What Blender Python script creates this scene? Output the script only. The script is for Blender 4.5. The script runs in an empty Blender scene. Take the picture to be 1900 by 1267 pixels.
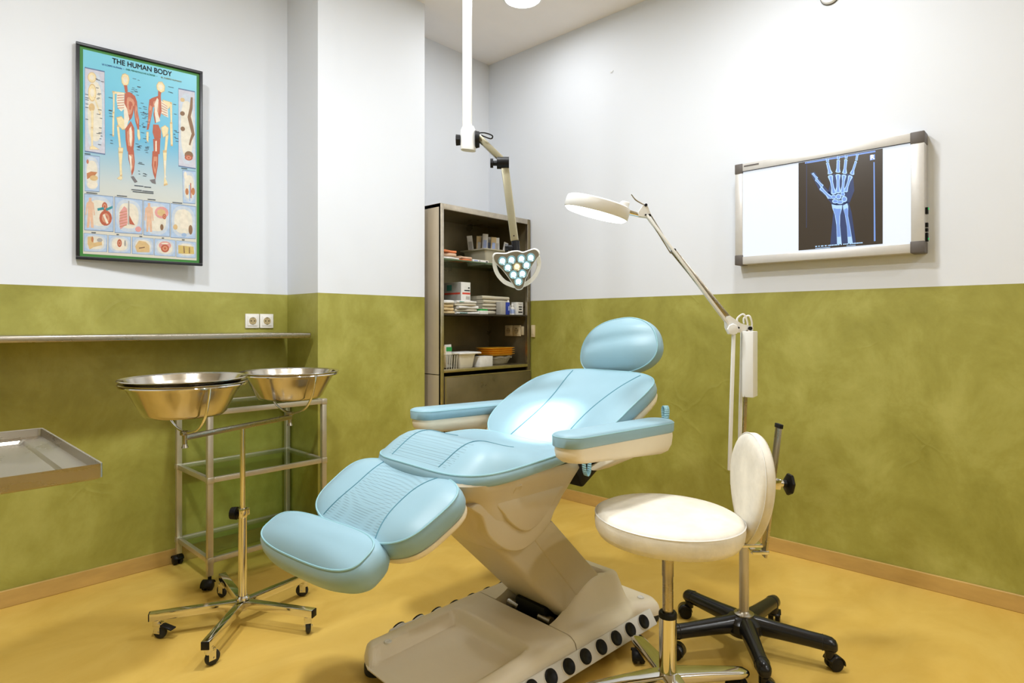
import bpy, bmesh, math, random
from mathutils import Vector, Matrix, Euler
random.seed(7)
PI = math.pi
scene = bpy.context.scene
COL = scene.collection

# ---------------------------------------------------------------- camera
cam_data = bpy.data.cameras.new('camera')
cam_data.sensor_width = 36.0
cam_data.lens = 36.0 * 1123.0 / 1900.0
cam_data.shift_y = -31.5 / 1900.0
cam_data.clip_start = 0.02
cam = bpy.data.objects.new('camera', cam_data)
COL.objects.link(cam)
cam.location = (0, 0, 1.22)
cam.rotation_euler = (PI / 2, 0, -math.atan2(1123.0, 1051.0))
scene.camera = cam

# ---------------------------------------------------------------- world, exposure
world = bpy.data.worlds.new('world')
scene.world = world
world.use_nodes = True
bg = world.node_tree.nodes['Background']
bg.inputs[0].default_value = (1.0, 0.98, 0.95, 1)
bg.inputs[1].default_value = 0.15
vs = scene.view_settings
vs.view_transform = 'Standard'
vs.look = 'None'
vs.gamma = 1.0
vs.use_curve_mapping = False
vs.exposure = -0.2

# ---------------------------------------------------------------- room numbers (metres)
U = 3.35      # right wall plane  x = U
V = 3.385     # left wall plane   y = V
X0, Y0 = -2.2, -5.4   # walls behind the camera
ZC = 3.257    # ceiling
ZG = 1.394    # top of the green plaster
PX0, PX1, PY = 1.69, 2.43, 3.035   # pillar
LIGHT_SPOTS = [(2.79, 2.52), (1.35, 1.65), (1.9, -1.6), (2.45, 0.95), (0.9, -2.7), (0.0, 1.6)]
LIGHT_POWER = 33.0
LIGHT_SHARE = [0.18, 1.25, 0.85, 0.65, 0.6, 1.55]
def ceiling_lamp_light(x, y, power):
    l = bpy.data.lights.new('downlight', 'AREA')
    l.shape = 'DISK'
    l.size = 0.24
    l.energy = power
    l.color = (0.94, 0.97, 1.0)
    o = bpy.data.objects.new('downlight', l)
    COL.objects.link(o)
    o.location = (x, y, ZC - 0.026)
    return o

# ---------------------------------------------------------------- mesh helpers
class MB:
    def __init__(s):
        s.v = []; s.f = []; s.m = []
    def add(s, vs_, fs, mi=0, M=None):
        o = len(s.v)
        if M is not None:
            vs_ = [M @ Vector(p) for p in vs_]
        s.v += [tuple(p) for p in vs_]
        for f in fs:
            s.f.append([i + o for i in f]); s.m.append(mi)
        return s
    def box(s, c, size, M=None, bev=0.0, mi=0, seg=2):
        if bev <= 0:
            x, y, z = size[0] / 2, size[1] / 2, size[2] / 2
            vv = [(c[0] + a * x, c[1] + b * y, c[2] + d * z) for d in (-1, 1) for b in (-1, 1) for a in (-1, 1)]
            s.add(vv, [(0, 2, 3, 1), (4, 5, 7, 6), (0, 1, 5, 4), (2, 6, 7, 3), (0, 4, 6, 2), (1, 3, 7, 5)], mi, M)
        else:
            bm = bmesh.new()
            bmesh.ops.create_cube(bm, size=1.0)
            for p in bm.verts:
                p.co = Vector((p.co.x * size[0] + c[0], p.co.y * size[1] + c[1], p.co.z * size[2] + c[2]))
            bmesh.ops.bevel(bm, geom=list(bm.edges), offset=min(bev, min(size) * 0.49), segments=seg, profile=0.5, affect='EDGES')
            bm.verts.index_update()
            s.add([p.co.copy() for p in bm.verts], [[q.index for q in f.verts] for f in bm.faces], mi, M)
            bm.free()
        return s
    def loft(s, rings, mi=0, M=None, cap0=True, cap1=True, closed=True):
        n = len(rings[0]); vv = [p for r in rings for p in r]; fs = []
        for k in range(len(rings) - 1):
            for i in range(n if closed else n - 1):
                j = (i + 1) % n
                fs.append((k * n + i, k * n + j, (k + 1) * n + j, (k + 1) * n + i))
        if cap0: fs.append(tuple(range(n - 1, -1, -1)))
        if cap1: fs.append(tuple((len(rings) - 1) * n + i for i in range(n)))
        return s.add(vv, fs, mi, M)
    def cyl(s, p0, p1, r0, r1=None, n=20, mi=0, M=None, cap=True):
        p0 = Vector(p0); p1 = Vector(p1); r1 = r0 if r1 is None else r1
        d = (p1 - p0).normalized()
        a = d.orthogonal().normalized(); b = d.cross(a)
        R = [[p + (a * math.cos(t) + b * math.sin(t)) * r for t in [2 * PI * i / n for i in range(n)]] for p, r in ((p0, r0), (p1, r1))]
        return s.loft(R, mi, M, cap, cap)
    def lathe(s, prof, n=32, mi=0, M=None, cap0=False, cap1=False):
        R = [[(r * math.cos(2 * PI * i / n), r * math.sin(2 * PI * i / n), z) for i in range(n)] for r, z in prof]
        return s.loft(R, mi, M, cap0, cap1)
    def tube(s, pts, r, n=8, closed=False, mi=0, M=None, cap=True):
        pts = [Vector(p) for p in pts]; m = len(pts); rings = []
        prev = None
        for i, p in enumerate(pts):
            if closed: d = pts[(i + 1) % m] - pts[i - 1]
            else: d = pts[min(i + 1, m - 1)] - pts[max(i - 1, 0)]
            d.normalize()
            if prev is None: a = d.orthogonal().normalized()
            else:
                a = prev - d * prev.dot(d)
                a = a.normalized() if a.length > 1e-6 else d.orthogonal().normalized()
            prev = a; b = d.cross(a)
            rr = r[i] if isinstance(r, (list, tuple)) else r
            rings.append([p + (a * math.cos(2 * PI * k / n) + b * math.sin(2 * PI * k / n)) * rr for k in range(n)])
        if closed: rings.append(rings[0])
        return s.loft(rings, mi, M, cap and not closed, cap and not closed)
    def prism(s, poly, z0, z1, mi=0, M=None):
        return s.loft([[(p[0], p[1], z0) for p in poly], [(p[0], p[1], z1) for p in poly]], mi, M)
    def grid(s, fn, us, vs_, mi=0, M=None):
        P = [fn(a, b) for a in us for b in vs_]; n = len(vs_); fs = []
        for i in range(len(us) - 1):
            for j in range(n - 1):
                fs.append((i * n + j, (i + 1) * n + j, (i + 1) * n + j + 1, i * n + j + 1))
        return s.add(P, fs, mi, M)
    def build(s, name, mats, parent=None, ang=38, fix=True):
        me = bpy.data.meshes.new(name)
        me.from_pydata(s.v, [], s.f)
        if not isinstance(mats, (list, tuple)): mats = [mats]
        for m_ in mats: me.materials.append(m_)
        me.polygons.foreach_set('material_index', s.m)
        if fix:
            bm = bmesh.new(); bm.from_mesh(me)
            bmesh.ops.remove_doubles(bm, verts=bm.verts, dist=1e-6)
            bmesh.ops.recalc_face_normals(bm, faces=bm.faces)
            bm.to_mesh(me); bm.free()
        me.polygons.foreach_set('use_smooth', [True] * len(me.polygons))
        me.set_sharp_from_angle(angle=math.radians(ang))
        me.update()
        o = bpy.data.objects.new(name, me)
        COL.objects.link(o)
        if parent: o.parent = parent
        return o

def tag(o, label, cat, group=None):
    o['label'] = label; o['category'] = cat
    if group: o['group'] = group
    return o
def thing(name, label, cat, loc=(0, 0, 0), rz=0.0, group=None):
    o = bpy.data.objects.new(name, None)
    o.empty_display_size = 0.05
    COL.objects.link(o)
    o.location = loc; o.rotation_euler = (0, 0, rz)
    return tag(o, label, cat, group)
def struct(o):
    o['kind'] = 'structure'; return o
def copy_tree(o, parent=None):
    c = o.copy(); COL.objects.link(c)
    if parent: c.parent = parent
    for ch in list(o.children): copy_tree(ch, c)
    return c
def rrect(w, h, r, n=5, cx=0.0, cy=0.0):
    pts = []
    for sx, sy, a0 in ((1, 1, 0), (-1, 1, PI / 2), (-1, -1, PI), (1, -1, 1.5 * PI)):
        for k in range(n + 1):
            a = a0 + PI / 2 * k / n
            pts.append((cx + sx * (w / 2 - r) + r * math.cos(a), cy + sy * (h / 2 - r) + r * math.sin(a)))
    return pts
def spline(pts, n=8, closed=False):
    P = [Vector(p) for p in pts]; out = []; m = len(P)
    rng = range(m if closed else m - 1)
    for i in rng:
        p0 = P[i - 1] if (closed or i > 0) else P[i]; p1 = P[i]; p2 = P[(i + 1) % m]
        p3 = P[(i + 2) % m] if (closed or i + 2 < m) else p2
        for k in range(n):
            t = k / n
            out.append(0.5 * ((2 * p1) + (p2 - p0) * t + (2 * p0 - 5 * p1 + 4 * p2 - p3) * t * t + (3 * p1 - p0 - 3 * p2 + p3) * t ** 3))
    if not closed: out.append(P[-1])
    return out
def text_mesh(txt, size, name, m_, parent, M, bold=0.0, align='CENTER'):
    cu = bpy.data.curves.new(name, 'FONT')
    cu.body = txt; cu.size = size; cu.align_x = align; cu.align_y = 'CENTER'
    cu.offset = 0.0; cu.extrude = 0.0002; cu.space_character = 1.0
    o = bpy.data.objects.new(name, cu); COL.objects.link(o)
    bpy.context.view_layer.update()
    me = bpy.data.meshes.new_from_object(o.evaluated_get(bpy.context.evaluated_depsgraph_get()))
    bpy.data.objects.remove(o)
    if bold:
        bm = bmesh.new()
        for dx, dy in ((-bold, 0), (bold, 0), (0, bold), (0, -bold), (-bold * 0.7, bold * 0.7), (bold * 0.7, -bold * 0.7)):
            m2 = me.copy(); m2.transform(Matrix.Translation((dx, dy, 0))); bm.from_mesh(m2); bpy.data.meshes.remove(m2)
        bm.to_mesh(me); bm.free()
    me.transform(M); me.materials.clear(); me.materials.append(m_)
    ob = bpy.data.objects.new(name, me); COL.objects.link(ob)
    if parent: ob.parent = parent
    return ob

# ---------------------------------------------------------------- materials
def mat(name, color, rough=0.5, metal=0.0, emit=None, estr=0.0, var=0.0, vscale=6.0, stretch=(1, 1, 1), bump=0.0, bscale=60.0,
        trans=0.0, ior=1.45, coat=0.0, rvar=0.0, spec=0.5, color2=None):
    m = bpy.data.materials.new(name); m.use_nodes = True
    nt = m.node_tree; b = nt.nodes['Principled BSDF']
    b.inputs['Base Color'].default_value = (*color, 1)
    b.inputs['Roughness'].default_value = rough
    b.inputs['Metallic'].default_value = metal
    b.inputs['IOR'].default_value = ior
    b.inputs['Transmission Weight'].default_value = trans
    b.inputs['Coat Weight'].default_value = coat
    b.inputs['Specular IOR Level'].default_value = spec
    if emit:
        b.inputs['Emission Color'].default_value = (*emit, 1)
        b.inputs['Emission Strength'].default_value = estr
    if var or bump or rvar:
        tc = nt.nodes.new('ShaderNodeTexCoord'); mp = nt.nodes.new('ShaderNodeMapping')
        mp.inputs['Scale'].default_value = stretch
        nt.links.new(tc.outputs['Object'], mp.inputs['Vector'])
    if var or rvar:
        n = nt.nodes.new('ShaderNodeTexNoise'); n.inputs['Scale'].default_value = vscale
        n.inputs['Detail'].default_value = 6; n.inputs['Roughness'].default_value = 0.6
        nt.links.new(mp.outputs[0], n.inputs['Vector'])
    if var:
        cr = nt.nodes.new('ShaderNodeValToRGB')
        c2 = color2 if color2 else tuple(c * (1 - var) for c in color)
        c1 = color if color2 else tuple(min(1, c * (1 + var * 0.6)) for c in color)
        cr.color_ramp.elements[0].position = 0.32; cr.color_ramp.elements[1].position = 0.68
        cr.color_ramp.elements[0].color = (*c2, 1); cr.color_ramp.elements[1].color = (*c1, 1)
        nt.links.new(n.outputs['Fac'], cr.inputs[0]); nt.links.new(cr.outputs[0], b.inputs['Base Color'])
    if rvar:
        mr = nt.nodes.new('ShaderNodeMapRange')
        mr.inputs['From Min'].default_value = 0.3; mr.inputs['From Max'].default_value = 0.7
        mr.inputs['To Min'].default_value = max(0.03, rough - rvar); mr.inputs['To Max'].default_value = min(1, rough + rvar)
        nt.links.new(n.outputs['Fac'], mr.inputs[0]); nt.links.new(mr.outputs[0], b.inputs['Roughness'])
    if bump:
        n2 = nt.nodes.new('ShaderNodeTexNoise'); n2.inputs['Scale'].default_value = bscale; n2.inputs['Detail'].default_value = 4
        nt.links.new(mp.outputs[0], n2.inputs['Vector'])
        bp = nt.nodes.new('ShaderNodeBump'); bp.inputs['Strength'].default_value = bump; bp.inputs['Distance'].default_value = 0.004
        nt.links.new(n2.outputs['Fac'], bp.inputs['Height']); nt.links.new(bp.outputs[0], b.inputs['Normal'])
    return m

def wall_material(flip):
    """white paint above a hand-trowelled green plaster dado"""
    m = bpy.data.materials.new('painted_wall'); m.use_nodes = True
    nt = m.node_tree; b = nt.nodes['Principled BSDF']; L = nt.links.new; N = nt.nodes.new
    geo = N('ShaderNodeNewGeometry'); sep = N('ShaderNodeSeparateXYZ'); L(geo.outputs['Position'], sep.inputs[0])
    step = N('ShaderNodeMath'); step.operation = 'GREATER_THAN'; step.inputs[1].default_value = ZG; L(sep.outputs['Z'], step.inputs[0])
    mp = N('ShaderNodeMapping'); mp.inputs['Scale'].default_value = (1.3, 1.3, 1.1); L(geo.outputs['Position'], mp.inputs[0])
    n1 = N('ShaderNodeTexNoise'); n1.inputs['Scale'].default_value = 2.4; n1.inputs['Detail'].default_value = 8; n1.inputs['Roughness'].default_value = 0.66; n1.inputs['Distortion'].default_value = 0.3
    L(mp.outputs[0], n1.inputs['Vector'])
    cr = N('ShaderNodeValToRGB'); e = cr.color_ramp.elements
    e[0].position = 0.30; e[0].color = (0.255, 0.238, 0.034, 1)
    e[1].position = 0.70; e[1].color = (0.44, 0.42, 0.105, 1)
    e2 = cr.color_ramp.elements.new(0.52); e2.color = (0.345, 0.325, 0.062, 1)
    L(n1.outputs['Fac'], cr.inputs[0])
    nw = N('ShaderNodeTexNoise'); nw.inputs['Scale'].default_value = 1.4; nw.inputs['Detail'].default_value = 5; L(geo.outputs['Position'], nw.inputs['Vector'])
    cw = N('ShaderNodeValToRGB'); cw.color_ramp.elements[0].color = (0.71, 0.74, 0.79, 1); cw.color_ramp.elements[1].color = (0.75, 0.78, 0.83, 1)
    L(nw.outputs['Fac'], cw.inputs[0])
    mx = N('ShaderNodeMix'); mx.data_type = 'RGBA'
    L(step.outputs[0], mx.inputs['Factor']); L(cr.outputs[0], mx.inputs[6]); L(cw.outputs[0], mx.inputs[7]); L(mx.outputs[2], b.inputs['Base Color'])
    # relief: trowel ridges (thin voronoi cell borders, warped) + broad waves
    wn = N('ShaderNodeTexNoise'); wn.inputs['Scale'].default_value = 3.0; L(geo.outputs['Position'], wn.inputs['Vector'])
    add = N('ShaderNodeVectorMath'); add.operation = 'MULTIPLY_ADD'; add.inputs[1].default_value = (0.35, 0.35, 0.35)
    L(wn.outputs['Color'], add.inputs[0]); L(mp.outputs[0], add.inputs[2])
    vo = N('ShaderNodeTexVoronoi'); vo.feature = 'DISTANCE_TO_EDGE'; vo.inputs['Scale'].default_value = 2.3; L(add.outputs[0], vo.inputs['Vector'])
    rr = N('ShaderNodeMapRange'); rr.inputs['From Max'].default_value = 0.035; rr.inputs['To Min'].default_value = 0.38; rr.inputs['To Max'].default_value = 0.0
    L(vo.outputs['Distance'], rr.inputs[0])
    nm = N('ShaderNodeTexNoise'); nm.inputs['Scale'].default_value = 2.2; L(geo.outputs['Position'], nm.inputs['Vector'])
    gt = N('ShaderNodeMapRange'); gt.inputs['From Min'].default_value = 0.52; gt.inputs['From Max'].default_value = 0.66; L(nm.outputs['Fac'], gt.inputs[0])
    mul = N('ShaderNodeMath'); mul.operation = 'MULTIPLY'; L(rr.outputs[0], mul.inputs[0]); L(gt.outputs[0], mul.inputs[1])
    n3 = N('ShaderNodeTexNoise'); n3.inputs['Scale'].default_value = 5.0; n3.inputs['Detail'].default_value = 5; n3.inputs['Distortion'].default_value = 0.5; L(mp.outputs[0], n3.inputs['Vector'])
    ad = N('ShaderNodeMath'); ad.operation = 'ADD'; L(mul.outputs[0], ad.inputs[0]); L(n3.outputs['Fac'], ad.inputs[1])
    inv = N('ShaderNodeMath'); inv.operation = 'SUBTRACT'; inv.inputs[0].default_value = 1.0; L(step.outputs[0], inv.inputs[1])
    hh = N('ShaderNodeMath'); hh.operation = 'MULTIPLY'; L(ad.outputs[0], hh.inputs[0]); L(inv.outputs[0], hh.inputs[1])
    fine = N('ShaderNodeTexNoise'); fine.inputs['Scale'].default_value = 34; fine.inputs['Detail'].default_value = 4; L(geo.outputs['Position'], fine.inputs['Vector'])
    f2 = N('ShaderNodeMath'); f2.operation = 'MULTIPLY'; f2.inputs[1].default_value = 0.12; L(fine.outputs['Fac'], f2.inputs[0])
    h2 = N('ShaderNodeMath'); h2.operation = 'ADD'; L(hh.outputs[0], h2.inputs[0]); L(f2.outputs[0], h2.inputs[1])
    bp = N('ShaderNodeBump'); bp.inputs['Strength'].default_value = 0.35; bp.inputs['Distance'].default_value = 0.008
    L(h2.outputs[0], bp.inputs['Height']); L(bp.outputs[0], b.inputs['Normal'])
    rg = N('ShaderNodeMapRange'); rg.inputs['To Min'].default_value = 0.48; rg.inputs['To Max'].default_value = 0.8; L(step.outputs[0], rg.inputs[0])
    L(rg.outputs[0], b.inputs['Roughness'])
    return m

def floor_material():
    m = bpy.data.materials.new('ochre_resin_floor'); m.use_nodes = True
    nt = m.node_tree; b = nt.nodes['Principled BSDF']; L = nt.links.new; N = nt.nodes.new
    geo = N('ShaderNodeNewGeometry')
    n1 = N('ShaderNodeTexNoise'); n1.inputs['Scale'].default_value = 1.9; n1.inputs['Detail'].default_value = 8; n1.inputs['Roughness'].default_value = 0.62; n1.inputs['Distortion'].default_value = 1.3
    mp = N('ShaderNodeMapping'); mp.inputs['Scale'].default_value = (1.0, 1.6, 1.0); mp.inputs['Rotation'].default_value = (0, 0, 0.7)
    L(geo.outputs['Position'], mp.inputs[0]); L(mp.outputs[0], n1.inputs['Vector'])
    cr = N('ShaderNodeValToRGB'); e = cr.color_ramp.elements
    e[0].position = 0.30; e[0].color = (0.60, 0.372, 0.064, 1)
    e[1].position = 0.70; e[1].color = (0.70, 0.47, 0.108, 1)
    L(n1.outputs['Fac'], cr.inputs[0]); L(cr.outputs[0], b.inputs['Base Color'])
    n2 = N('ShaderNodeTexNoise'); n2.inputs['Scale'].default_value = 9; n2.inputs['Detail'].default_value = 6; L(mp.outputs[0], n2.inputs['Vector'])
    mr = N('ShaderNodeMapRange'); mr.inputs['To Min'].default_value = 0.34; mr.inputs['To Max'].default_value = 0.6; L(n2.outputs['Fac'], mr.inputs[0]); L(mr.outputs[0], b.inputs['Roughness'])
    bp = N('ShaderNodeBump'); bp.inputs['Strength'].default_value = 0.12; bp.inputs['Distance'].default_value = 0.01
    L(n2.outputs['Fac'], bp.inputs['Height']); L(bp.outputs[0], b.inputs['Normal'])
    return m

def vinyl_material(name, color, perforated):
    m = bpy.data.materials.new(name); m.use_nodes = True
    nt = m.node_tree; b = nt.nodes['Principled BSDF']; L = nt.links.new; N = nt.nodes.new
    tc = N('ShaderNodeTexCoord')
    n1 = N('ShaderNodeTexNoise'); n1.inputs['Scale'].default_value = 5; n1.inputs['Detail'].default_value = 5; L(tc.outputs['Object'], n1.inputs['Vector'])
    cr = N('ShaderNodeValToRGB'); cr.color_ramp.elements[0].color = (*[c * 0.93 for c in color], 1); cr.color_ramp.elements[1].color = (*[min(1, c * 1.06) for c in color], 1)
    L(n1.outputs['Fac'], cr.inputs[0])
    b.inputs['Roughness'].default_value = 0.42
    b.inputs['Sheen Weight'].default_value = 0.1
    bp = N('ShaderNodeBump')
    if perforated:
        vo = N('ShaderNodeTexVoronoi'); vo.inputs['Scale'].default_value = 175; vo.inputs['Randomness'].default_value = 0.0
        L(tc.outputs['Object'], vo.inputs['Vector'])
        mr = N('ShaderNodeMapRange'); mr.inputs['From Min'].default_value = 0.22; mr.inputs['From Max'].default_value = 0.36
        L(vo.outputs['Distance'], mr.inputs[0])
        mx = N('ShaderNodeMix'); mx.data_type = 'RGBA'; mx.inputs[6].default_value = (*[c * 0.42 for c in color], 1)
        L(mr.outputs[0], mx.inputs['Factor']); L(cr.outputs[0], mx.inputs[7]); L(mx.outputs[2], b.inputs['Base Color'])
        L(mr.outputs[0], bp.inputs['Height']); bp.inputs['Strength'].default_value = 0.35; bp.inputs['Distance'].default_value = 0.001
    else:
        L(cr.outputs[0], b.inputs['Base Color'])
        n2 = N('ShaderNodeTexNoise'); n2.inputs['Scale'].default_value = 16; n2.inputs['Detail'].default_value = 6; L(tc.outputs['Object'], n2.inputs['Vector'])
        L(n2.outputs['Fac'], bp.inputs['Height']); bp.inputs['Strength'].default_value = 0.12; bp.inputs['Distance'].default_value = 0.004
    L(bp.outputs[0], b.inputs['Normal'])
    return m

BLUE = (0.275, 0.448, 0.53)
M_WALL = wall_material(False)
M_FLOOR = floor_material()
M_CEIL = mat('ceiling_paint', (0.92, 0.89, 0.87), 0.9, var=0.03, vscale=2)
M_BASEB = mat('varnished_skirting', (0.55, 0.35, 0.105), 0.42, var=0.16, vscale=3.5, stretch=(1, 1, 4))
M_VINYL = vinyl_material('blue_vinyl', BLUE, False)
M_PERF = vinyl_material('perforated_blue_vinyl', BLUE, True)
M_STITCH = mat('blue_piping', (0.29, 0.51, 0.57), 0.45)
M_DKSTITCH = mat('dark_blue_stitching', (0.10, 0.26, 0.33), 0.6)
M_CREAM = mat('cream_plastic', (0.85, 0.755, 0.58), 0.38, var=0.04, vscale=4)
M_CREAM2 = mat('grey_beige_plastic', (0.60, 0.525, 0.385), 0.4, var=0.04, vscale=4)
M_BLACK = mat('black_plastic', (0.007, 0.007, 0.008), 0.45, spec=0.3, var=0.3, vscale=20)
M_BLACKG = mat('glossy_black_plastic', (0.010, 0.010, 0.011), 0.22, bump=0.1, bscale=40)
M_RUBBER = mat('black_rubber', (0.02, 0.02, 0.02), 0.7, var=0.2, vscale=30)
M_CHROME = mat('polished_chrome', (0.74, 0.72, 0.68), 0.09, 1.0, rvar=0.05, vscale=12)
M_STEEL = mat('brushed_steel', (0.45, 0.41, 0.34), 0.28, 1.0, rvar=0.05, vscale=5, stretch=(1, 1, 4), var=0.05)
M_BOWL = mat('stainless_bowl', (0.60, 0.55, 0.47), 0.17, 1.0, rvar=0.06, vscale=9, var=0.1)
M_CABINET = mat('weathered_steel_cabinet', (0.22, 0.18, 0.10), 0.34, 0.6, var=0.28, vscale=3.2, rvar=0.1)
M_CABSIDE = mat('steel_side_reflection_tint', (0.60, 0.51, 0.38), 0.45, 0.25, var=0.15, vscale=4, stretch=(1, 1, 0.3))  # cabinet steel lightened: reflected light on the left side put into the colour
M_CABEDGE = mat('worn_highlit_steel_edge', (0.62, 0.55, 0.44), 0.32, 1.0, var=0.2, vscale=14)
M_ALU = mat('satin_aluminium', (0.60, 0.55, 0.46), 0.38, 0.75, var=0.08, vscale=8)
M_TUBE = mat('champagne_aluminium', (0.38, 0.355, 0.25), 0.36, 0.5, var=0.06, vscale=8)
M_WHITE = mat('white_enamel', (0.82, 0.82, 0.80), 0.32, var=0.02, vscale=5)
M_WHITEP = mat('white_plastic', (0.80, 0.78, 0.73), 0.42, var=0.03, vscale=9)
M_GREYP = mat('grey_corner_plastic', (0.11, 0.095, 0.085), 0.5, var=0.1, vscale=20)
M_GLASS = mat('shelf_glass', (0.86, 0.94, 0.88), 0.03, trans=1.0, ior=1.45)
M_WVINYL = mat('white_stool_vinyl', (0.82, 0.77, 0.66), 0.5, var=0.16, vscale=9, bump=0.5, bscale=26)
M_PAPER = mat('white_paper', (0.80, 0.78, 0.73), 0.75, var=0.05, vscale=25)
def glass_material(name, tint, edge=0.55):
    m = bpy.data.materials.new(name); m.use_nodes = True
    nt = m.node_tree; nt.nodes.clear(); N = nt.nodes.new; L = nt.links.new
    out = N('ShaderNodeOutputMaterial'); tr = N('ShaderNodeBsdfTransparent'); gl = N('ShaderNodeBsdfGlossy'); lw = N('ShaderNodeLayerWeight'); mx = N('ShaderNodeMixShader')
    tr.inputs[0].default_value = (*tint, 1); gl.inputs['Roughness'].default_value = 0.04
    pw = N('ShaderNodeMath'); pw.operation = 'POWER'; pw.inputs[1].default_value = 4.0; L(lw.outputs['Facing'], pw.inputs[0])
    ml = N('ShaderNodeMath'); ml.operation = 'MULTIPLY_ADD'; ml.inputs[1].default_value = edge; ml.inputs[2].default_value = 0.04; L(pw.outputs[0], ml.inputs[0])
    L(ml.outputs[0], mx.inputs[0]); L(tr.outputs[0], mx.inputs[1]); L(gl.outputs[0], mx.inputs[2]); L(mx.outputs[0], out.inputs[0])
    return m
M_GLASS = glass_material('shelf_glass', (0.80, 0.90, 0.82))
M_CLEAR = glass_material('clear_plastic', (0.90, 0.90, 0.88))

# ================================================================ THE ROOM
def slab(name, x0, x1, y0, y1, z0, z1, m_):
    return struct(MB().box(((x0 + x1) / 2, (y0 + y1) / 2, (z0 + z1) / 2), (x1 - x0, y1 - y0, z1 - z0)).build(name, m_))
slab('floor', X0 - 0.2, U + 0.2, Y0 - 0.2, V + 0.2, -0.1, 0.0, M_FLOOR)
slab('ceiling', X0 - 0.2, U + 0.2, Y0 - 0.2, V + 0.2, ZC, ZC + 0.1, M_CEIL)
slab('wall_right', U, U + 0.12, Y0 - 0.12, V + 0.12, 0, ZC, M_WALL)
slab('wall_left', X0 - 0.12, U, V, V + 0.12, 0, ZC, M_WALL)
slab('wall_rear', X0 - 0.12, U, Y0 - 0.12, Y0, 0, ZC, M_WALL)
slab('wall_entrance', X0 - 0.12, X0, Y0, V, 0, ZC, M_WALL)
slab('wall_pillar', PX0, PX1, PY, V, 0, ZC, M_WALL)
BH, BT = 0.074, 0.013
def skirting(name, x0, x1, y0, y1):
    return struct(MB().box(((x0 + x1) / 2, (y0 + y1) / 2, BH / 2), (x1 - x0, y1 - y0, BH), bev=0.002, seg=1).build(name, M_BASEB))
skirting('baseboard_right', U - BT, U, Y0, 2.86)
skirting('baseboard_left', X0, PX0, V - BT, V)
skirting('baseboard_pillar', PX0, PX1, PY - BT, PY)

# small fixings on the right wall
hk = MB()
hk.tube(spline([(0, 0.011, 0.004), (-0.004, 0.006, -0.003), (-0.004, -0.004, -0.005), (0, -0.012, 0.006)], 6), 0.0022, 6)
tag(hk.build('wall_hook', M_WHITE), 'tiny white hook high on the white wall left of the viewer', 'hook').location = (U - 0.002, 2.238, 2.88)
dt = thing('wall_detector', 'small round white detector at the top edge of the right wall', 'detector', (U, 0.919, 2.89))
RX = Matrix.Rotation(-PI / 2, 4, 'Y')
MB().lathe([(0.045, 0.0), (0.045, 0.012), (0.040, 0.020), (0.002, 0.022)], 32, 0, RX, True, True).build('housing', M_WHITE, dt)
MB().lathe([(0.046, 0.0), (0.048, 0.002), (0.048, 0.006), (0.046, 0.008)], 32, 0, RX).build('rim', M_GREYP, dt)

# ceiling downlights
M_DIFF = mat('lit_diffuser', (1, 1, 1), 0.6, emit=(1.0, 0.97, 0.92), estr=14.0)
lamp0 = None
for i, (lx, ly) in enumerate(LIGHT_SPOTS):
    lab = ['round white ceiling downlight by the cabinet corner', 'round white ceiling downlight above the middle of the room',
           'round white ceiling downlight behind the camera', 'round white ceiling downlight above the stool',
           'round white ceiling downlight at the far back of the room', 'round white ceiling downlight above the instrument tray side'][i]
    if lamp0 is None:
        t = lamp0 = thing('ceiling_downlight', lab, 'ceiling light', (lx, ly, ZC), 0, 'ceiling downlights')
        MB().lathe([(0.128, 0.0), (0.128, -0.006), (0.122, -0.014), (0.112, -0.016), (0.108, -0.012)], 48, 0, None, True).build('rim', M_WHITE, t)
        MB().lathe([(0.109, -0.010), (0.107, -0.016), (0.08, -0.019), (0.04, -0.020), (0.001, -0.020)], 48).build('diffuser', M_DIFF, t)
    else:
        t = copy_tree(lamp0); t.location = (lx, ly, ZC); t['label'] = lab
    ceiling_lamp_light(lx, ly, LIGHT_POWER * LIGHT_SHARE[i])

# fill globe added on the rear wall, unseen behind the camera, for frontal light
sc = thing('added_fill_globe', 'added round white fill globe, unseen on the wall far behind the camera', 'fill lamp', (1.45, Y0, 3.0))
MB().lathe([(0.06, 0), (0.06, 0.02), (0.03, 0.03), (0.018, 0.06), (0.018, 0.20)], 28, 0, Matrix.Rotation(-PI / 2, 4, 'X'), True, True).build('wall_mount', M_WHITE, sc)
gl_ = bpy.data.lights.new('globe', 'POINT'); gl_.energy = 45; gl_.shadow_soft_size = 0.14; gl_.color = (1.0, 0.97, 0.93)
go_ = bpy.data.objects.new('globe', gl_); COL.objects.link(go_); go_.location = (1.45, Y0 + 0.5, 3.0)
MB().lathe([(0.001, -0.12), (0.06, -0.104), (0.104, -0.06), (0.12, 0.0), (0.104, 0.06), (0.06, 0.104), (0.001, 0.12)], 32, 0, Matrix.Translation((0, 0.30, 0))).build('globe', M_DIFF, sc)

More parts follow.
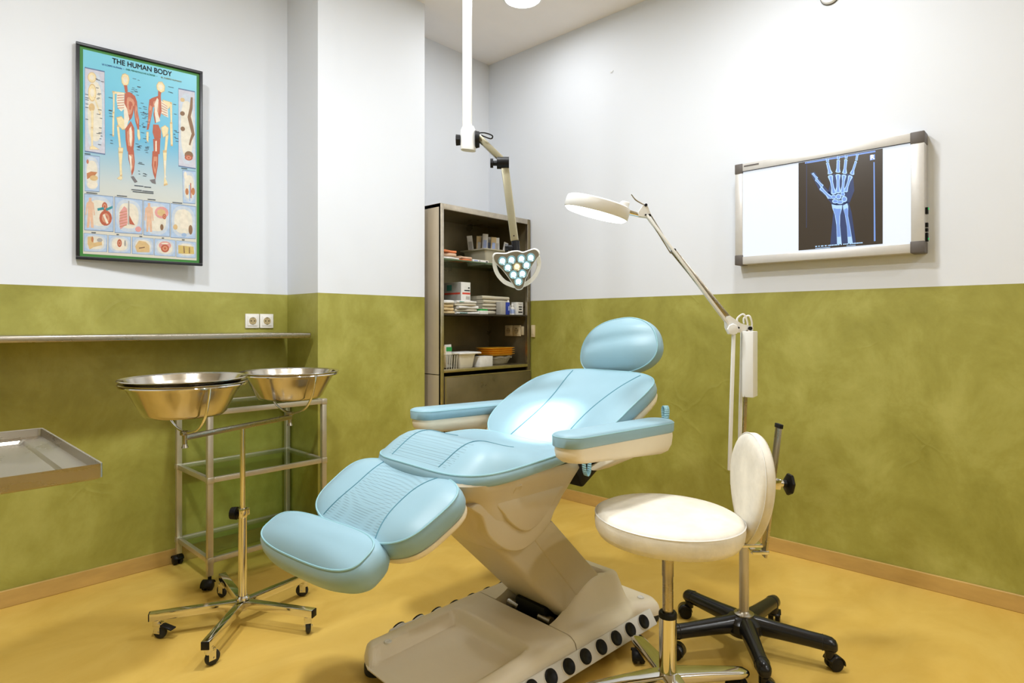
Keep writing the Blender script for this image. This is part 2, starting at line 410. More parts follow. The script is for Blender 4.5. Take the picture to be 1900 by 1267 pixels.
# ================================================================ TREATMENT CHAIR
chair = thing('treatment_chair', 'reclining pale blue treatment chair with cream plastic base', 'chair', (1.9, 1.55, 0), math.radians(-3))
def sgnpow(c, e): return math.copysign(abs(c) ** e, c)
class Cushion:
    def __init__(s, o, ang, a, b0, b1, m, dome, pw, T, wing=None, bump=None, valley=0.0, bulge=0.005, spin=0.0, oy=0.0):
        s.o = o; s.ang = math.radians(ang); s.a = a; s.b0 = b0; s.b1 = b1; s.m = m; s.dome = dome; s.pw = pw; s.T = T
        s.wing = wing or (lambda x: 0.0); s.bump = bump or (lambda x: 0.0); s.valley = valley; s.bulge = bulge
        ca, sa = math.cos(s.ang), math.sin(s.ang)
        s.M = Matrix(((ca, 0, -sa, o[0]), (0, 1, 0, oy), (sa, 0, ca, o[1]), (0, 0, 0, 1))) @ Matrix.Rotation(spin, 4, 'Z')
    def out(s, th):
        X = s.a * sgnpow(math.cos(th), 2 / s.m)
        bb = s.b0 + s.b1 * X / s.a
        return X, bb * sgnpow(math.sin(th), 2 / s.m)
    def rho(s, X, Y):
        lo, hi = 1e-3, 3.0
        for _ in range(40):
            r = (lo + hi) / 2
            x, y = X / r, Y / r
            f = 9.0 if abs(x) > s.a else abs(x / s.a) ** s.m + abs(y / (s.b0 + s.b1 * x / s.a)) ** s.m
            if f > 1: lo = r
            else: hi = r
        return hi
    def z(s, X, Y, r):
        r = min(r, 1.0)
        x = X / s.a; q = Y / s.b0
        in_ = 1 - r ** 6
        return s.dome * (1 - r ** s.pw) + s.wing(x) * q * q + s.bump(x) * in_ + s.valley * (min(abs(q), 0.8) ** 2 - 0.35) * in_
    def mesh(s, name, mats, parent, perf=None, N=112):
        mb = MB(); rhos = [0.03, 0.12, 0.22, 0.32, 0.42, 0.52, 0.62, 0.7, 0.78, 0.85, 0.9, 0.94, 0.965, 0.985, 1.0]
        th = [2 * PI * (i + 0.5) / N for i in range(N)]
        rings = []
        for r in rhos:
            R = []
            for t in th:
                X, Y = s.out(t); X *= r; Y *= r
                R.append((X, Y, s.z(X, Y, r)))
            rings.append(R)
        for off, dz in ((0.65, -0.16), (1.0, -0.40), (0.95, -0.66), (0.2, -0.88), (-1.6, -1.0), (-6.0, -1.0)):
            R = []
            for q_, t in enumerate(th):
                X, Y = s.out(t); Xa, Ya = s.out(th[q_ - 1]); Xb, Yb = s.out(th[(q_ + 1) % N])
                nn = Vector((Yb - Ya, Xa - Xb)); nn = nn.normalized() if nn.length > 1e-9 else Vector((0, 0))
                d_ = off * (s.bulge if off > 0 else 0.006)
                R.append((X + nn.x * d_, Y + nn.y * d_, s.z(X, Y, 1.0) + dz * s.T))
            rings.append(R)
        mb.loft(rings, 0, s.M)
        if perf:
            for k, f in enumerate(mb.f):
                if len(f) == 4:
                    c = s.M.inverted() @ (sum((Vector(mb.v[i]) for i in f), Vector()) / 4)
                    if abs(c.y) < perf(c.x / s.a) and s.rho(c.x, c.y) < 0.97: mb.m[k] = 1
        ob = mb.build(name, mats, parent, ang=60)
        return ob
    def piping(s, name, m_, parent, sc=1.004, dz=-0.001, r=0.0032, N=120):
        pts = []
        for i in range(N):
            X, Y = s.out(2 * PI * (i + 0.5) / N)
            pts.append(s.M @ Vector((X * sc, Y * sc, s.z(X, Y, 1.0) + dz)))
        return MB().tube(pts, r, 6, True).build(name, m_, parent)
    def seam(s, fy, x0, x1, name, m_, parent, r=0.0018, n=40):
        pts = []
        for i in range(n + 1):
            x = x0 + (x1 - x0) * i / n
            X = x * s.a; Y = fy(x)
            rr = s.rho(X, Y)
            if rr > 0.995: continue
            pts.append(s.M @ Vector((X, Y, s.z(X, Y, rr) + 0.0006)))
        return MB().tube(pts, r, 6).build(name, m_, parent) if len(pts) > 2 else None
    def shell(s, name, m_, parent, depth, sc0=0.99, sc1=0.86, drop=1.0, N=72):
        mb = MB(); th = [2 * PI * (i + 0.5) / N for i in range(N)]
        rings = []
        for sc, dz in ((sc0 - 0.08, -drop * s.T + 0.004), (sc0, -drop * s.T + 0.002), (sc0 + 0.008, -drop * s.T - depth * 0.2), (sc0 - 0.01, -drop * s.T - depth * 0.55), ((sc0 + sc1) / 2, -drop * s.T - depth * 0.88), (sc1, -drop * s.T - depth)):
            R = []
            for t in th:
                X, Y = s.out(t)
                R.append((X * sc, Y * sc, s.z(X, Y, 1.0) * 0.9 + dz))
            rings.append(R)
        mb.loft(rings, 0, s.M)
        return mb.build(name, m_, parent, ang=60)

# foot cushion
cf = Cushion((-0.990, 0.580), 31, 0.073, 0.270, 0.0, 3.2, 0.030, 2.4, 0.098, wing=lambda x: 0.008, bulge=0.020, spin=0.08, oy=0.062)
o = cf.mesh('foot_cushion', M_VINYL, chair); cf.piping('piping', M_STITCH, o)
# leg cushion
cl = Cushion((-0.797, 0.677), 30.5, 0.145, 0.292, 0.018, 3.4, 0.036, 2.6, 0.066, wing=lambda x: 0.012, valley=0.045, bulge=0.008)
o = cl.mesh('leg_cushion', [M_VINYL, M_PERF], chair, perf=lambda x: 0.128 + 0.03 * x * x)
cl.piping('piping', M_STITCH, o)
for sg in (-1, 1): cl.seam(lambda x, sg=sg: sg * (0.13 + 0.03 * x * x), -0.95, 0.95, 'stitching', M_DKSTITCH, o)
cl.shell('leg_shell', M_CREAM, chair, 0.03)
# seat cushion
cs = Cushion((-0.405, 0.768), 0, 0.290, 0.296, -0.004, 3.6, 0.026, 3.0, 0.042,
             wing=lambda x: 0.010 + 0.018 * x, bump=lambda x: 0.054 * math.exp(-((x + 0.50) / 0.45) ** 2) - 0.012 * max(0, x), valley=0.022, bulge=0.008)
o = cs.mesh('seat_cushion', [M_VINYL, M_PERF], chair, perf=lambda x: 0.165 if x < 0.15 else 0)
cs.piping('piping', M_STITCH, o)
for sg in (-1, 1): cs.seam(lambda x, sg=sg: sg * (0.15 + 0.02 * x), -0.93, 0.12, 'stitching', M_DKSTITCH, o)
# backrest
cb = Cushion((0.108, 0.876), 27.6, 0.298, 0.320, 0.0, 3.3, 0.016, 3.0, 0.055,
             wing=lambda x: 0.045 * (1 - 0.55 * max(0, x)) * (1 if x < 0.5 else 1 - 0.9 * (x - 0.5)), valley=0.03)
o = cb.mesh('backrest_cushion', M_VINYL, chair)
cb.piping('piping', M_STITCH, o)
for sg in (-1, 1): cb.seam(lambda x, sg=sg: sg * (0.150 + 0.03 * x - 0.025 * math.cos(x * 2.2)), -0.94, 0.94, 'stitching', M_DKSTITCH, o, 0.0022)
cb.shell('backrest_shell', M_CREAM, chair, 0.045)
# headrest
ch = Cushion((0.430, 1.122), 76, 0.128, 0.205, -0.022, 2.35, 0.050, 2.4, 0.058, bump=lambda x: -0.010 * math.exp(-((x - 0.2) / 0.22) ** 2), spin=0.16)
o = ch.mesh('headrest_cushion', M_VINYL, chair); ch.piping('piping', M_STITCH, o)
mb = MB()
for w in (-0.06, 0.06): mb.box((0.44, w, 0.98), (0.012, 0.03, 0.20), Matrix.Translation((0.44, 0, 0.98)) @ Matrix.Rotation(0.5, 4, 'Y') @ Matrix.Translation((-0.44, 0, -0.98)), bev=0.003)
mb.build('headrest_bracket', M_STEEL, chair)

# armrests
def arm(sg):
    y = sg * 0.393
    root_pts = []
    def ring(s0, s1, hw, z0, z1, r):
        L_ = s1 - s0; P = rrect(L_, 2 * hw, min(r, hw * 0.98), 7, (s0 + s1) / 2, y)
        return [(p[0], p[1], z0 + (z1 - z0) * (p[0] - s0) / L_) for p in P]
    body = MB().loft([ring(-0.398, 0.198, 0.052, 0.838, 0.826, 0.05), ring(-0.400, 0.200, 0.054, 0.822, 0.808, 0.05), ring(-0.395, 0.196, 0.052, 0.800, 0.775, 0.05),
                      ring(-0.375, 0.180, 0.044, 0.786, 0.752, 0.044), ring(-0.34, 0.15, 0.030, 0.780, 0.742, 0.03)]).build('armrest', M_CREAM, chair, ang=60)
    pad = MB().loft([ring(-0.400, 0.200, 0.054, 0.834, 0.820, 0.052), ring(-0.408, 0.206, 0.058, 0.838, 0.826, 0.056), ring(-0.409, 0.207, 0.059, 0.866, 0.852, 0.057),
                     ring(-0.405, 0.203, 0.056, 0.874, 0.860, 0.054), ring(-0.395, 0.193, 0.046, 0.878, 0.865, 0.045), ring(-0.36, 0.16, 0.02, 0.880, 0.868, 0.02)]).build('armrest_pad', M_VINYL, body, ang=60)
    P = ring(-0.407, 0.205, 0.058, 0.869, 0.855, 0.056)
    MB().tube(P, 0.002, 6, True).build('piping', M_STITCH, body)
    # strap loop at the rear end
    lp = spline([(0.195, y - 0.006, 0.85), (0.196, y - 0.010, 0.895), (0.200, y, 0.912), (0.204, y + 0.010, 0.895), (0.205, y + 0.006, 0.85)], 6)
    mb = MB()
    for i in range(len(lp) - 1):
        a, b = lp[i], lp[i + 1]
        w_ = Vector((0.008, -0.006, 0))
        mb.add([a - w_, a + w_, b + w_, b - w_], [(0, 1, 2, 3)])
    ob = mb.build('strap_loop', M_STITCH, body, fix=False)
    md = ob.modifiers.new('thick', 'SOLIDIFY'); md.thickness = 0.002
    return body
arm(-1); arm(1)
for sg in (-1, 1):
    mb = MB()
    mb.loft([[(p[0], p[1], z) for p in r] for r, z in zip([rrect(0.16, 0.06, 0.02, 4, 0.03, sg * 0.365), rrect(0.14, 0.06, 0.02, 4, 0.01, sg * 0.33), rrect(0.10, 0.06, 0.02, 4, -0.03, sg * 0.25)], (0.775, 0.735, 0.69))])
    mb.build('arm_bracket', M_CREAM, chair)

# pull loop under the near arm
lp = spline([(-0.175, -0.30, 0.745), (-0.172, -0.303, 0.705), (-0.160, -0.303, 0.690), (-0.146, -0.303, 0.705), (-0.14, -0.30, 0.745)], 6)
mb = MB()
for i in range(len(lp) - 1):
    a, b = lp[i], lp[i + 1]; w_ = Vector((0.002, 0.010, 0))
    mb.add([a - w_, a + w_, b + w_, b - w_], [(0, 1, 2, 3)])
ob = mb.build('pull_loop', M_STITCH, chair, fix=False); md = ob.modifiers.new('thick', 'SOLIDIFY'); md.thickness = 0.002

# housing under the seat, hinge, column
def rr(s0, s1, hw, z, r, n=7):
    return [(p[0], p[1], z) for p in rrect(s1 - s0, 2 * hw, r, n, (s0 + s1) / 2, 0)]
hs = MB().loft([rr(-0.60, -0.15, 0.22, 0.745, 0.09), rr(-0.690, -0.125, 0.280, 0.742, 0.12), rr(-0.695, -0.115, 0.283, 0.733, 0.12), rr(-0.680, -0.09, 0.270, 0.705, 0.11), rr(-0.635, -0.095, 0.245, 0.672, 0.10),
                rr(-0.615, -0.115, 0.236, 0.640, 0.10), rr(-0.59, -0.155, 0.225, 0.59, 0.10), rr(-0.55, -0.215, 0.212, 0.54, 0.10), rr(-0.505, -0.275, 0.195, 0.495, 0.09), rr(-0.47, -0.32, 0.172, 0.468, 0.07), rr(-0.43, -0.36, 0.14, 0.455, 0.034)])
hs.build('seat_housing', M_CREAM2, chair, ang=50)
for sg in (-1, 1):
    for nm, P_, w1 in (('housing_tongue', [(-0.605, 0.665), (-0.575, 0.62), (-0.545, 0.552), (-0.475, 0.492), (-0.405, 0.472), (-0.335, 0.486), (-0.268, 0.524), (-0.238, 0.566), (-0.20, 0.62), (-0.30, 0.66)], 0.224),
                       ('housing_boss', [(-0.51, 0.665), (-0.495, 0.615), (-0.455, 0.572), (-0.405, 0.540), (-0.355, 0.540), (-0.305, 0.566), (-0.25, 0.62), (-0.22, 0.66)], 0.240)):
        Q_ = [(p.x, p.y) for p in spline([(a, b, 0) for a, b in P_], 4, True)]
        cx_ = sum(p[0] for p in Q_) / len(Q_); cz_ = sum(p[1] for p in Q_) / len(Q_)
        MB().loft([[(cx_ + (x - cx_) * k, -sg * w, cz_ + (z - cz_) * k) for x, z in Q_] for w, k in ((0.10, 1.0), (w1 - 0.008, 1.0), (w1 - 0.002, 0.985), (w1, 0.95))]).build(nm, M_CREAM2, chair, ang=50)
MB().lathe([(0.030, -0.012), (0.030, 0.0), (0.027, 0.002), (0.022, 0.0005), (0.001, 0.0)], 24, 0, Matrix.Translation((-0.455, -0.2585, 0.690)) @ Matrix.Rotation(PI / 2 + 0.72, 4, 'X') @ Matrix.Diagonal((0.5, 0.8, 1, 1)), False, True).build('grip_recess', M_CREAM2, chair)
MB().box((-0.05, 0, 0.70), (0.15, 0.46, 0.10), Matrix.Translation((-0.05, 0, 0.70)) @ Matrix.Rotation(-0.5, 4, 'Y') @ Matrix.Translation((0.05, 0, -0.70)), bev=0.01).build('hinge_cover', M_BLACK, chair)
def colring(z, grow=0.0, s_mid=None, hw=0.152):
    s0 = -0.485 - (z - 0.5) * 1.02; s1 = -0.175 - (z - 0.5) * 1.0
    if s_mid is not None: s0 = s_mid
    return [(p[0], p[1], z) for p in rrect(s1 - s0 + 2 * grow, 2 * hw + 2 * grow, 0.035 if s_mid is None else 0.012, 5, (s0 + s1) / 2, 0)]
MB().loft([colring(z) for z in (0.64, 0.5, 0.36, 0.2, 0.105)]).build('column', M_CREAM2, chair)
MB().loft([colring(z, 0.0035, -0.283 - (z - 0.47) * 0.86) for z in (0.50, 0.48, 0.3, 0.165)]).build('column_cover', M_CREAM2, chair)

# base: two moulded covers as height surfaces
def sm(a, b, x):
    t = max(0.0, min(1.0, (x - a) / (b - a))); return t * t * (3 - 2 * t)
def hf(name, m_, s0, s1, hw_fn, zf, nu=64, nv=56, zbot=0.03):
    mb = MB(); us = [i / (nu - 1) for i in range(nu)]; vv = [j / (nv - 1) for j in range(nv)]
    def top(i, j):
        s = s0 + (s1 - s0) * us[i]; w = hw_fn(s) * (2 * vv[j] - 1)
        return (s, w, zf(s, w, hw_fn(s)))
    P = [[top(i, j) for j in range(nv)] for i in range(nu)]
    vs_ = [p for r in P for p in r]; fs = []
    for i in range(nu - 1):
        for j in range(nv - 1): fs.append((i * nv + j, (i + 1) * nv + j, (i + 1) * nv + j + 1, i * nv + j + 1))
    border = [(i, 0) for i in range(nu)] + [(nu - 1, j) for j in range(1, nv)] + [(i, nv - 1) for i in range(nu - 2, -1, -1)] + [(0, j) for j in range(nv - 2, 0, -1)]
    o_ = len(vs_)
    for (i, j) in border: p = P[i][j]; vs_.append((p[0], p[1], zbot))
    nb = len(border)
    for k in range(nb):
        k2 = (k + 1) % nb
        fs.append((border[k][0] * nv + border[k][1], border[k2][0] * nv + border[k2][1], o_ + k2, o_ + k))
    fs.append(tuple(o_ + k for k in range(nb)))
    return mb.add(vs_, fs).build(name, m_, chair, ang=50)
def edge(w, hw, r=0.05, h=0.045):
    d = hw - abs(w)
    return -h * (1 - math.sqrt(max(0, 1 - (1 - min(1, d / r)) ** 2)))
def front_hw(s):
    t = (s + 0.74) / 0.56
    return 0.285 - 0.10 * max(0, 1 - (s + 0.74) / 0.07) ** 2.2 - 0.005 * t
def zfront(s, w, hw):
    z = 0.098 + 0.022 * sm(-0.74, -0.2, s)
    d = s + 0.742
    z -= 0.05 * (1 - math.sqrt(max(0, 1 - (1 - min(1, d / 0.06)) ** 2)))
    z += edge(w, hw)
    dip = sm(0.205, 0.180, abs(w) + 0.10 * max(0, (s + 0.40) / 0.2 if s > -0.40 else 0) ** 2) * (1 - sm(-0.365, -0.33, s))
    return max(z - 0.047 * dip, 0.048)
hf('base_front', M_CREAM, -0.742, -0.186, front_hw, zfront, zbot=0.044)
def rear_hw(s):
    return 0.28 - 0.045 * math.exp(-((s - 0.24) / 0.06) ** 2) - 0.08 * sm(0.345, 0.392, s)
def zrear(s, w, hw):
    z = 0.120 - 0.035 * sm(-0.05, 0.28, s)
    z += edge(w, hw)
    z -= 0.03 * sm(0.355, 0.39, s)
    core = 1 - sm(0.150, 0.215, abs(w))
    hump = 0.125 * sm(-0.20, 0.10, s) * (1 - sm(0.205, 0.265, s))
    z += core * hump
    hole = (1 - sm(0.128, 0.146, abs(w))) * (1 - sm(0.135, 0.16, s))
    z = z * (1 - hole) + 0.06 * hole
    return max(z, 0.035)
hf('base_rear', M_CREAM, -0.182, 0.39, rear_hw, zrear, 72, 72)
MB().box((-0.07, 0, 0.062), (0.24, 0.26, 0.012)).build('well_floor', M_BLACK, chair)
MB().box((-0.06, 0, 0.10), (0.16, 0.16, 0.09), bev=0.01).build('lift_linkage', M_BLACK, chair)
for w in (-0.08, 0.09): MB().cyl((-0.13, w - 0.03, 0.10), (-0.13, w + 0.03, 0.10), 0.018, n=14).build('pivot_pin', M_STEEL, chair)
# side socket panels with black round caps
for sg in (-1, 1):
    T_ = Matrix.Translation((0, -sg * 0.296, 0.056)) @ Matrix.Rotation(-sg * 0.60, 4, 'X')
    panel = MB().box((-0.165, -sg * 0.005, 0), (0.84, 0.016, 0.062), T_, bev=0.004).build('side_panel', M_WHITEP, chair)
    for k in range(9):
        s_ = 0.178 - k * 0.0885
        M_ = T_ @ Matrix.Translation((s_, -sg * 0.013, 0.002)) @ Matrix.Rotation(sg * PI / 2, 4, 'X')
        MB().lathe([(0.0275, 0.0), (0.0275, 0.004), (0.0262, 0.006)], 28, 0, M_, True).build('cap_collar', M_WHITEP, panel)
        MB().lathe([(0.0255, 0.003), (0.0255, 0.010), (0.023, 0.013), (0.015, 0.0125), (0.013, 0.011), (0.001, 0.011)], 28, 0, M_, True).build('round_cap', M_BLACK, panel)
for s_, w in ((-0.690, -0.215), (-0.690, 0.215), (0.335, -0.235), (0.335, 0.235)):
    MB().lathe([(0.034, 0.0), (0.038, 0.008), (0.038, 0.034), (0.03, 0.05)], 24, 0, Matrix.Translation((s_, w, 0)), True, True).build('levelling_foot', M_RUBBER, chair)
for s_, w, z in ((-0.648, 0.20, 0.0985), (-0.648, -0.20, 0.0985), (0.315, -0.205, 0.086), (0.315, 0.205, 0.086)):
    MB().lathe([(0.014, 0.0), (0.013, 0.003), (0.008, 0.0035), (0.006, 0.001), (0.001, 0.001)], 18, 0, Matrix.Translation((s_, w, z))).build('screw_cap', M_WHITEP, chair)
# ================================================================ STOOL
ANG_R = math.atan2(-1123.0, 1051.0)      # plan direction pointing to the right of the view
stool = thing('swivel_stool', 'round white vinyl swivel stool with small backrest and chrome column', 'stool', (1.765, 0.965, 0), ANG_R)
SEAT_T = Matrix.Translation((0, 0, 0.54)) @ Matrix.Rotation(0.03, 4, 'Y') @ Matrix.Translation((0, 0, -0.54))
prof = [(0.001, 0.536), (0.10, 0.534), (0.195, 0.533), (0.222, 0.542), (0.232, 0.560), (0.235, 0.585), (0.233, 0.602)]
seat = MB().lathe(prof + [(0.230, 0.606), (0.226, 0.611), (0.212, 0.618), (0.17, 0.6225), (0.09, 0.624), (0.001, 0.624)], 72, 0, SEAT_T).build('seat', M_WVINYL, stool, ang=60)
MB().lathe([(0.2335, 0.6025), (0.2355, 0.605), (0.2325, 0.6075)], 72, 0, SEAT_T).build('piping', M_WHITEP, seat)
MB().lathe([(0.001, 0.520), (0.13, 0.520), (0.135, 0.525), (0.135, 0.536)], 40).build('seat_plate', M_BLACK, stool)
MB().lathe([(0.017, 0.28), (0.017, 0.41), (0.0185, 0.412), (0.0185, 0.50), (0.030, 0.505), (0.030, 0.522)], 28).build('gas_lift', M_STEEL, stool)
MB().lathe([(0.018, 0.297), (0.026, 0.297), (0.029, 0.293), (0.029, 0.280)], 28).build('collar', M_BLACK, stool)
MB().lathe([(0.0275, 0.283), (0.0275, 0.105), (0.0285, 0.10), (0.0285, 0.09)], 32).build('column', M_CHROME, stool)
def caster(parent, M_, r=0.025, name='caster', hood=True, mw=M_BLACK, mf=M_BLACK):
    """twin wheel castor, wheel axis = local y, stem at the origin top"""
    c = MB().cyl((0, 0, 2 * r - 0.004), (0, 0, 2 * r + 0.022), 0.008, n=12, M=M_)
    c.box((0.006, 0, 2 * r - 0.006), (0.024, 0.012, 0.02), M_, bev=0.003)
    c = c.build(name, mf, parent)
    for sg in (-1, 1):
        MB().lathe([(0.001, -0.009), (r * 0.8, -0.009), (r, -0.006), (r, 0.006), (r * 0.8, 0.009), (0.001, 0.009)], 24, 0,
                   M_ @ Matrix.Translation((0.016, sg * 0.013, r)) @ Matrix.Rotation(PI / 2, 4, 'X')).build('wheel', mw, c)
    if hood:
        H_ = MB()
        n = 12; out = []
        for k in range(n + 1):
            a = -0.15 + (PI * 0.95) * k / n
            out.append((0.016 + math.cos(a) * (r + 0.004), r + math.sin(a) * (r + 0.004)))
        for k in range(n):
            a, b = out[k], out[k + 1]
            H_.add([(a[0], -0.024, a[1]), (a[0], 0.024, a[1]), (b[0], 0.024, b[1]), (b[0], -0.024, b[1])], [(0, 1, 2, 3)], 0, M_)
        ob = H_.build('hood', mf, c); md = ob.modifiers.new('t', 'SOLIDIFY'); md.thickness = 0.003
    return c
for k in range(4):
    a = math.radians(10 + 90 * k)
    R_ = Matrix.Rotation(a, 4, 'Z')
    mb = MB()
    rings = []
    for x, hw, z0, z1 in ((0.0, 0.034, 0.072, 0.108), (0.04, 0.032, 0.074, 0.106), (0.14, 0.027, 0.066, 0.099), (0.24, 0.024, 0.062, 0.089), (0.268, 0.021, 0.062, 0.086), (0.280, 0.013, 0.064, 0.081)):
        P = rrect(2 * hw, z1 - z0, min(0.009, hw * 0.6), 3, 0, (z0 + z1) / 2)
        rings.append([(x, p[0], p[1]) for p in P])
    leg = mb.loft(rings, 0, R_).build('base_arm', M_CHROME, stool)
    for sg in (-1, 1):
        MB().box((0.145, sg * 0.0262, 0.082), (0.17, 0.004, 0.014), R_ @ Matrix.Rotation(-sg * 0.04, 4, 'Z'), bev=0.0015).build('side_rib', M_CHROME, leg)
    caster(stool, R_ @ Matrix.Translation((0.255, 0, 0)) @ Matrix.Rotation(1.9 + k, 4, 'Z'), 0.024)
# backrest
LEAN = Matrix.Translation((0.282, 0, 0.50)) @ Matrix.Rotation(0.045, 4, 'Y')
LEANB = Matrix.Translation((0.300, 0, 0.50)) @ Matrix.Rotation(0.115, 4, 'Y')
def egg(zf):   # half width of the backrest at relative height 0..1
    return 0.140 * (max(0.0, 1 - ((zf - 0.62) / (0.62 if zf < 0.62 else 0.38)) ** 2)) ** (0.5 if zf >= 0.62 else 0.95)
pts = []
for i in range(33):
    zf = 0.5 - 0.5 * math.cos(PI * i / 32); pts.append((egg(zf), zf))
full = [(y, z) for y, z in pts] + [(-y, z) for y, z in reversed(pts[1:-1])]
def eggring(x, sc):
    return [(x, p[0] * sc, 0.005 + 0.365 * (0.55 + (p[1] - 0.55) * sc)) for p in full]
br = MB().loft([eggring(-0.050, 0.25), eggring(-0.050, 0.7), eggring(-0.047, 0.88), eggring(-0.040, 0.96), eggring(-0.030, 1.0), eggring(-0.012, 1.0), eggring(-0.004, 0.97), eggring(-0.002, 0.8)], 0, LEAN).build('backrest', M_WVINYL, stool, ang=60)
MB().tube([LEAN @ Vector(p) for p in eggring(-0.034, 0.997)][1:], 0.0016, 5, True).build('seam', M_WHITEP, br)
MB().box((0.012, 0, 0.185), (0.008, 0.036, 0.42), LEANB, bev=0.002).build('backrest_bar', M_STEEL, stool)
MB().box((0.012, 0, 0.398), (0.012, 0.040, 0.014), LEANB, bev=0.002).build('bar_end_cap', M_BLACK, stool)
MB().cyl((0.0, 0, 0.215), (0.045, 0, 0.215), 0.011, n=16, M=LEANB).box((0.022, 0, 0.215), (0.02, 0.046, 0.034), LEANB, bev=0.003).build('clamp', M_CHROME, stool)
MB().lathe([(0.006, 0.0), (0.012, 0.004), (0.013, 0.014), (0.034, 0.020), (0.036, 0.026), (0.030, 0.031), (0.001, 0.032)], 7, 0, LEANB @ Matrix.Translation((0.042, 0, 0.215)) @ Matrix.Rotation(PI / 2, 4, 'Y'), True).build('knob', M_BLACK, stool, ang=25)
MB().box((0.20, 0, 0.513), (0.20, 0.034, 0.010), bev=0.002).box((0.292, 0, 0.492), (0.055, 0.04, 0.012), bev=0.003).build('backrest_bracket', M_CHROME, stool)

# ================================================================ MAGNIFIER LAMP
lamp = thing('magnifier_lamp', 'white ring magnifier lamp on a jointed arm with black five-arm wheeled base', 'lamp', (2.25, 0.915, 0), ANG_R)
DL = 2.27
def lp_(px, py, y=0.0):  # plan plane of the arm, metres
    return Vector(((px - 1380) * DL / 1123.0, y, 1.22 + (602 - py) * DL / 1123.0))
for k in range(5):
    a = math.radians(-1.5 + 72 * k) - ANG_R
    R_ = Matrix.Rotation(a, 4, 'Z')
    rings = []
    for x, r, z in ((0.0, 0.034, 0.104), (0.05, 0.034, 0.104), (0.12, 0.030, 0.100), (0.22, 0.027, 0.094), (0.272, 0.027, 0.091), (0.292, 0.0255, 0.089), (0.304, 0.020, 0.086), (0.310, 0.010, 0.083)):
        rings.append([(x, r * math.cos(t) * 0.92, z + r * math.sin(t)) for t in [2 * PI * i / 20 for i in range(20)]])
    arm_ = MB().loft(rings, 0, R_).build('base_arm', M_BLACKG, lamp)
    MB().tube([R_ @ Vector((0.262, 0.0253 * math.cos(t), 0.0915 + 0.0275 * math.sin(t))) for t in [2 * PI * i / 20 for i in range(20)]], 0.0012, 5, True).build('cap_joint', M_RUBBER, arm_)
    MB().cyl((0.285, 0, 0.045), (0.285, 0, 0.08), 0.017, n=16, M=R_).build('caster_stem', M_BLACKG, lamp)
    caster(lamp, R_ @ Matrix.Translation((0.285, 0, 0)) @ Matrix.Rotation([0.3, 0.9, 2.4, 1.6, 0.6][k], 4, 'Z'), 0.025, mf=M_BLACKG)
MB().lathe([(0.001, 0.066), (0.06, 0.068), (0.072, 0.085), (0.068, 0.115), (0.05, 0.132), (0.030, 0.136)], 32, 0, None, True, True).build('base_hub', M_BLACKG, lamp)
MB().lathe([(0.036, 0.134), (0.036, 0.140), (0.026, 0.143), (0.020, 0.150), (0.018, 0.150)], 28).build('hub_flange', M_STEEL, lamp)
MB().cyl((0, 0, 0.13), (0, 0, 0.62), 0.0175, n=24).build('pole', M_ALU, lamp)
MB().cyl((0, 0, 0.56), (0, 0, 0.65), 0.024, n=20).box((-0.018, 0, 0.63), (0.06, 0.03, 0.03), bev=0.004).build('pole_clamp', M_WHITE, lamp)
def bar(p0, p1, w, t, m_, name, parent, y=0.0, bev=0.0015):
    p0 = Vector(p0); p1 = Vector(p1); d = p1 - p0; L_ = d.length
    z = d.normalized(); yv = Vector((0, 1, 0)); x = yv.cross(z).normalized(); yv = z.cross(x)
    M_ = Matrix(((x.x, yv.x, z.x, 0), (x.y, yv.y, z.y, 0), (x.z, yv.z, z.z, 0), (0, 0, 0, 1)))
    M_ = Matrix.Translation((p0 + p1) / 2 + Vector((0, y, 0))) @ M_
    return MB().box((0, 0, 0), (w, t, L_), M_, bev=bev).build(name, m_, parent)
bar(lp_(1353, 872), lp_(1361, 612), 0.013, 0.010, M_WHITE, 'lower_arm_bar', lamp)
bar(lp_(1375, 872, 0.01), lp_(1381, 612, 0.01), 0.012, 0.010, M_WHITE, 'lower_arm_bar', lamp, 0.012)
bar(lp_(1375, 872, -0.01), lp_(1384, 612, -0.01), 0.012, 0.010, M_STEEL, 'lower_arm_bar', lamp, -0.006)
bx_ = MB().box(tuple(lp_(1391, 675)), (0.066, 0.040, 0.245), Matrix.Translation(lp_(1391, 675)) @ Matrix.Rotation(0.95, 4, 'Z') @ Matrix.Translation(-lp_(1391, 675)), bev=0.003).build('ballast_box', M_WHITE, lamp)
for k in range(2):
    a = lp_(1383 + 8 * k, 616); b = lp_(1368 + 12 * k, 600)
    MB().tube(spline([tuple(a), tuple(a + Vector((0.004, -0.01, 0.03))), tuple((a + b) / 2 + Vector((0.004, -0.012, 0.05 - 0.006 * k))), tuple(b + Vector((0, 0, 0.02))), tuple(b)], 6), 0.0035, 8).build('cable', M_WHITE, bx_)
# elbow
M_EL = Matrix.Rotation(PI / 2, 4, 'X')
P = [lp_(1345, 588), lp_(1352, 586), lp_(1372, 600), lp_(1394, 606), lp_(1394, 614), lp_(1366, 617), lp_(1352, 620), lp_(1346, 608)]
MB().loft([[(p.x, -0.014, p.z) for p in P], [(p.x, 0.014, p.z) for p in P]]).build('elbow_plate', M_WHITE, lamp)
for px, py in ((1356, 611), (1388, 609), (1366, 608)):
    c = lp_(px, py); MB().cyl((c.x, -0.022, c.z), (c.x, 0.022, c.z), 0.007 if px != 1366 else 0.004, n=12).build('elbow_bolt', M_BLACK, lamp)
c = lp_(1356, 611)
MB().lathe([(0.020, 0.0), (0.022, 0.004), (0.020, 0.010), (0.010, 0.012)], 8, 0, Matrix.Translation((c.x, -0.014, c.z)) @ Matrix.Rotation(PI / 2, 4, 'X'), True, True).build('elbow_knob', M_WHITE, lamp, ang=25)
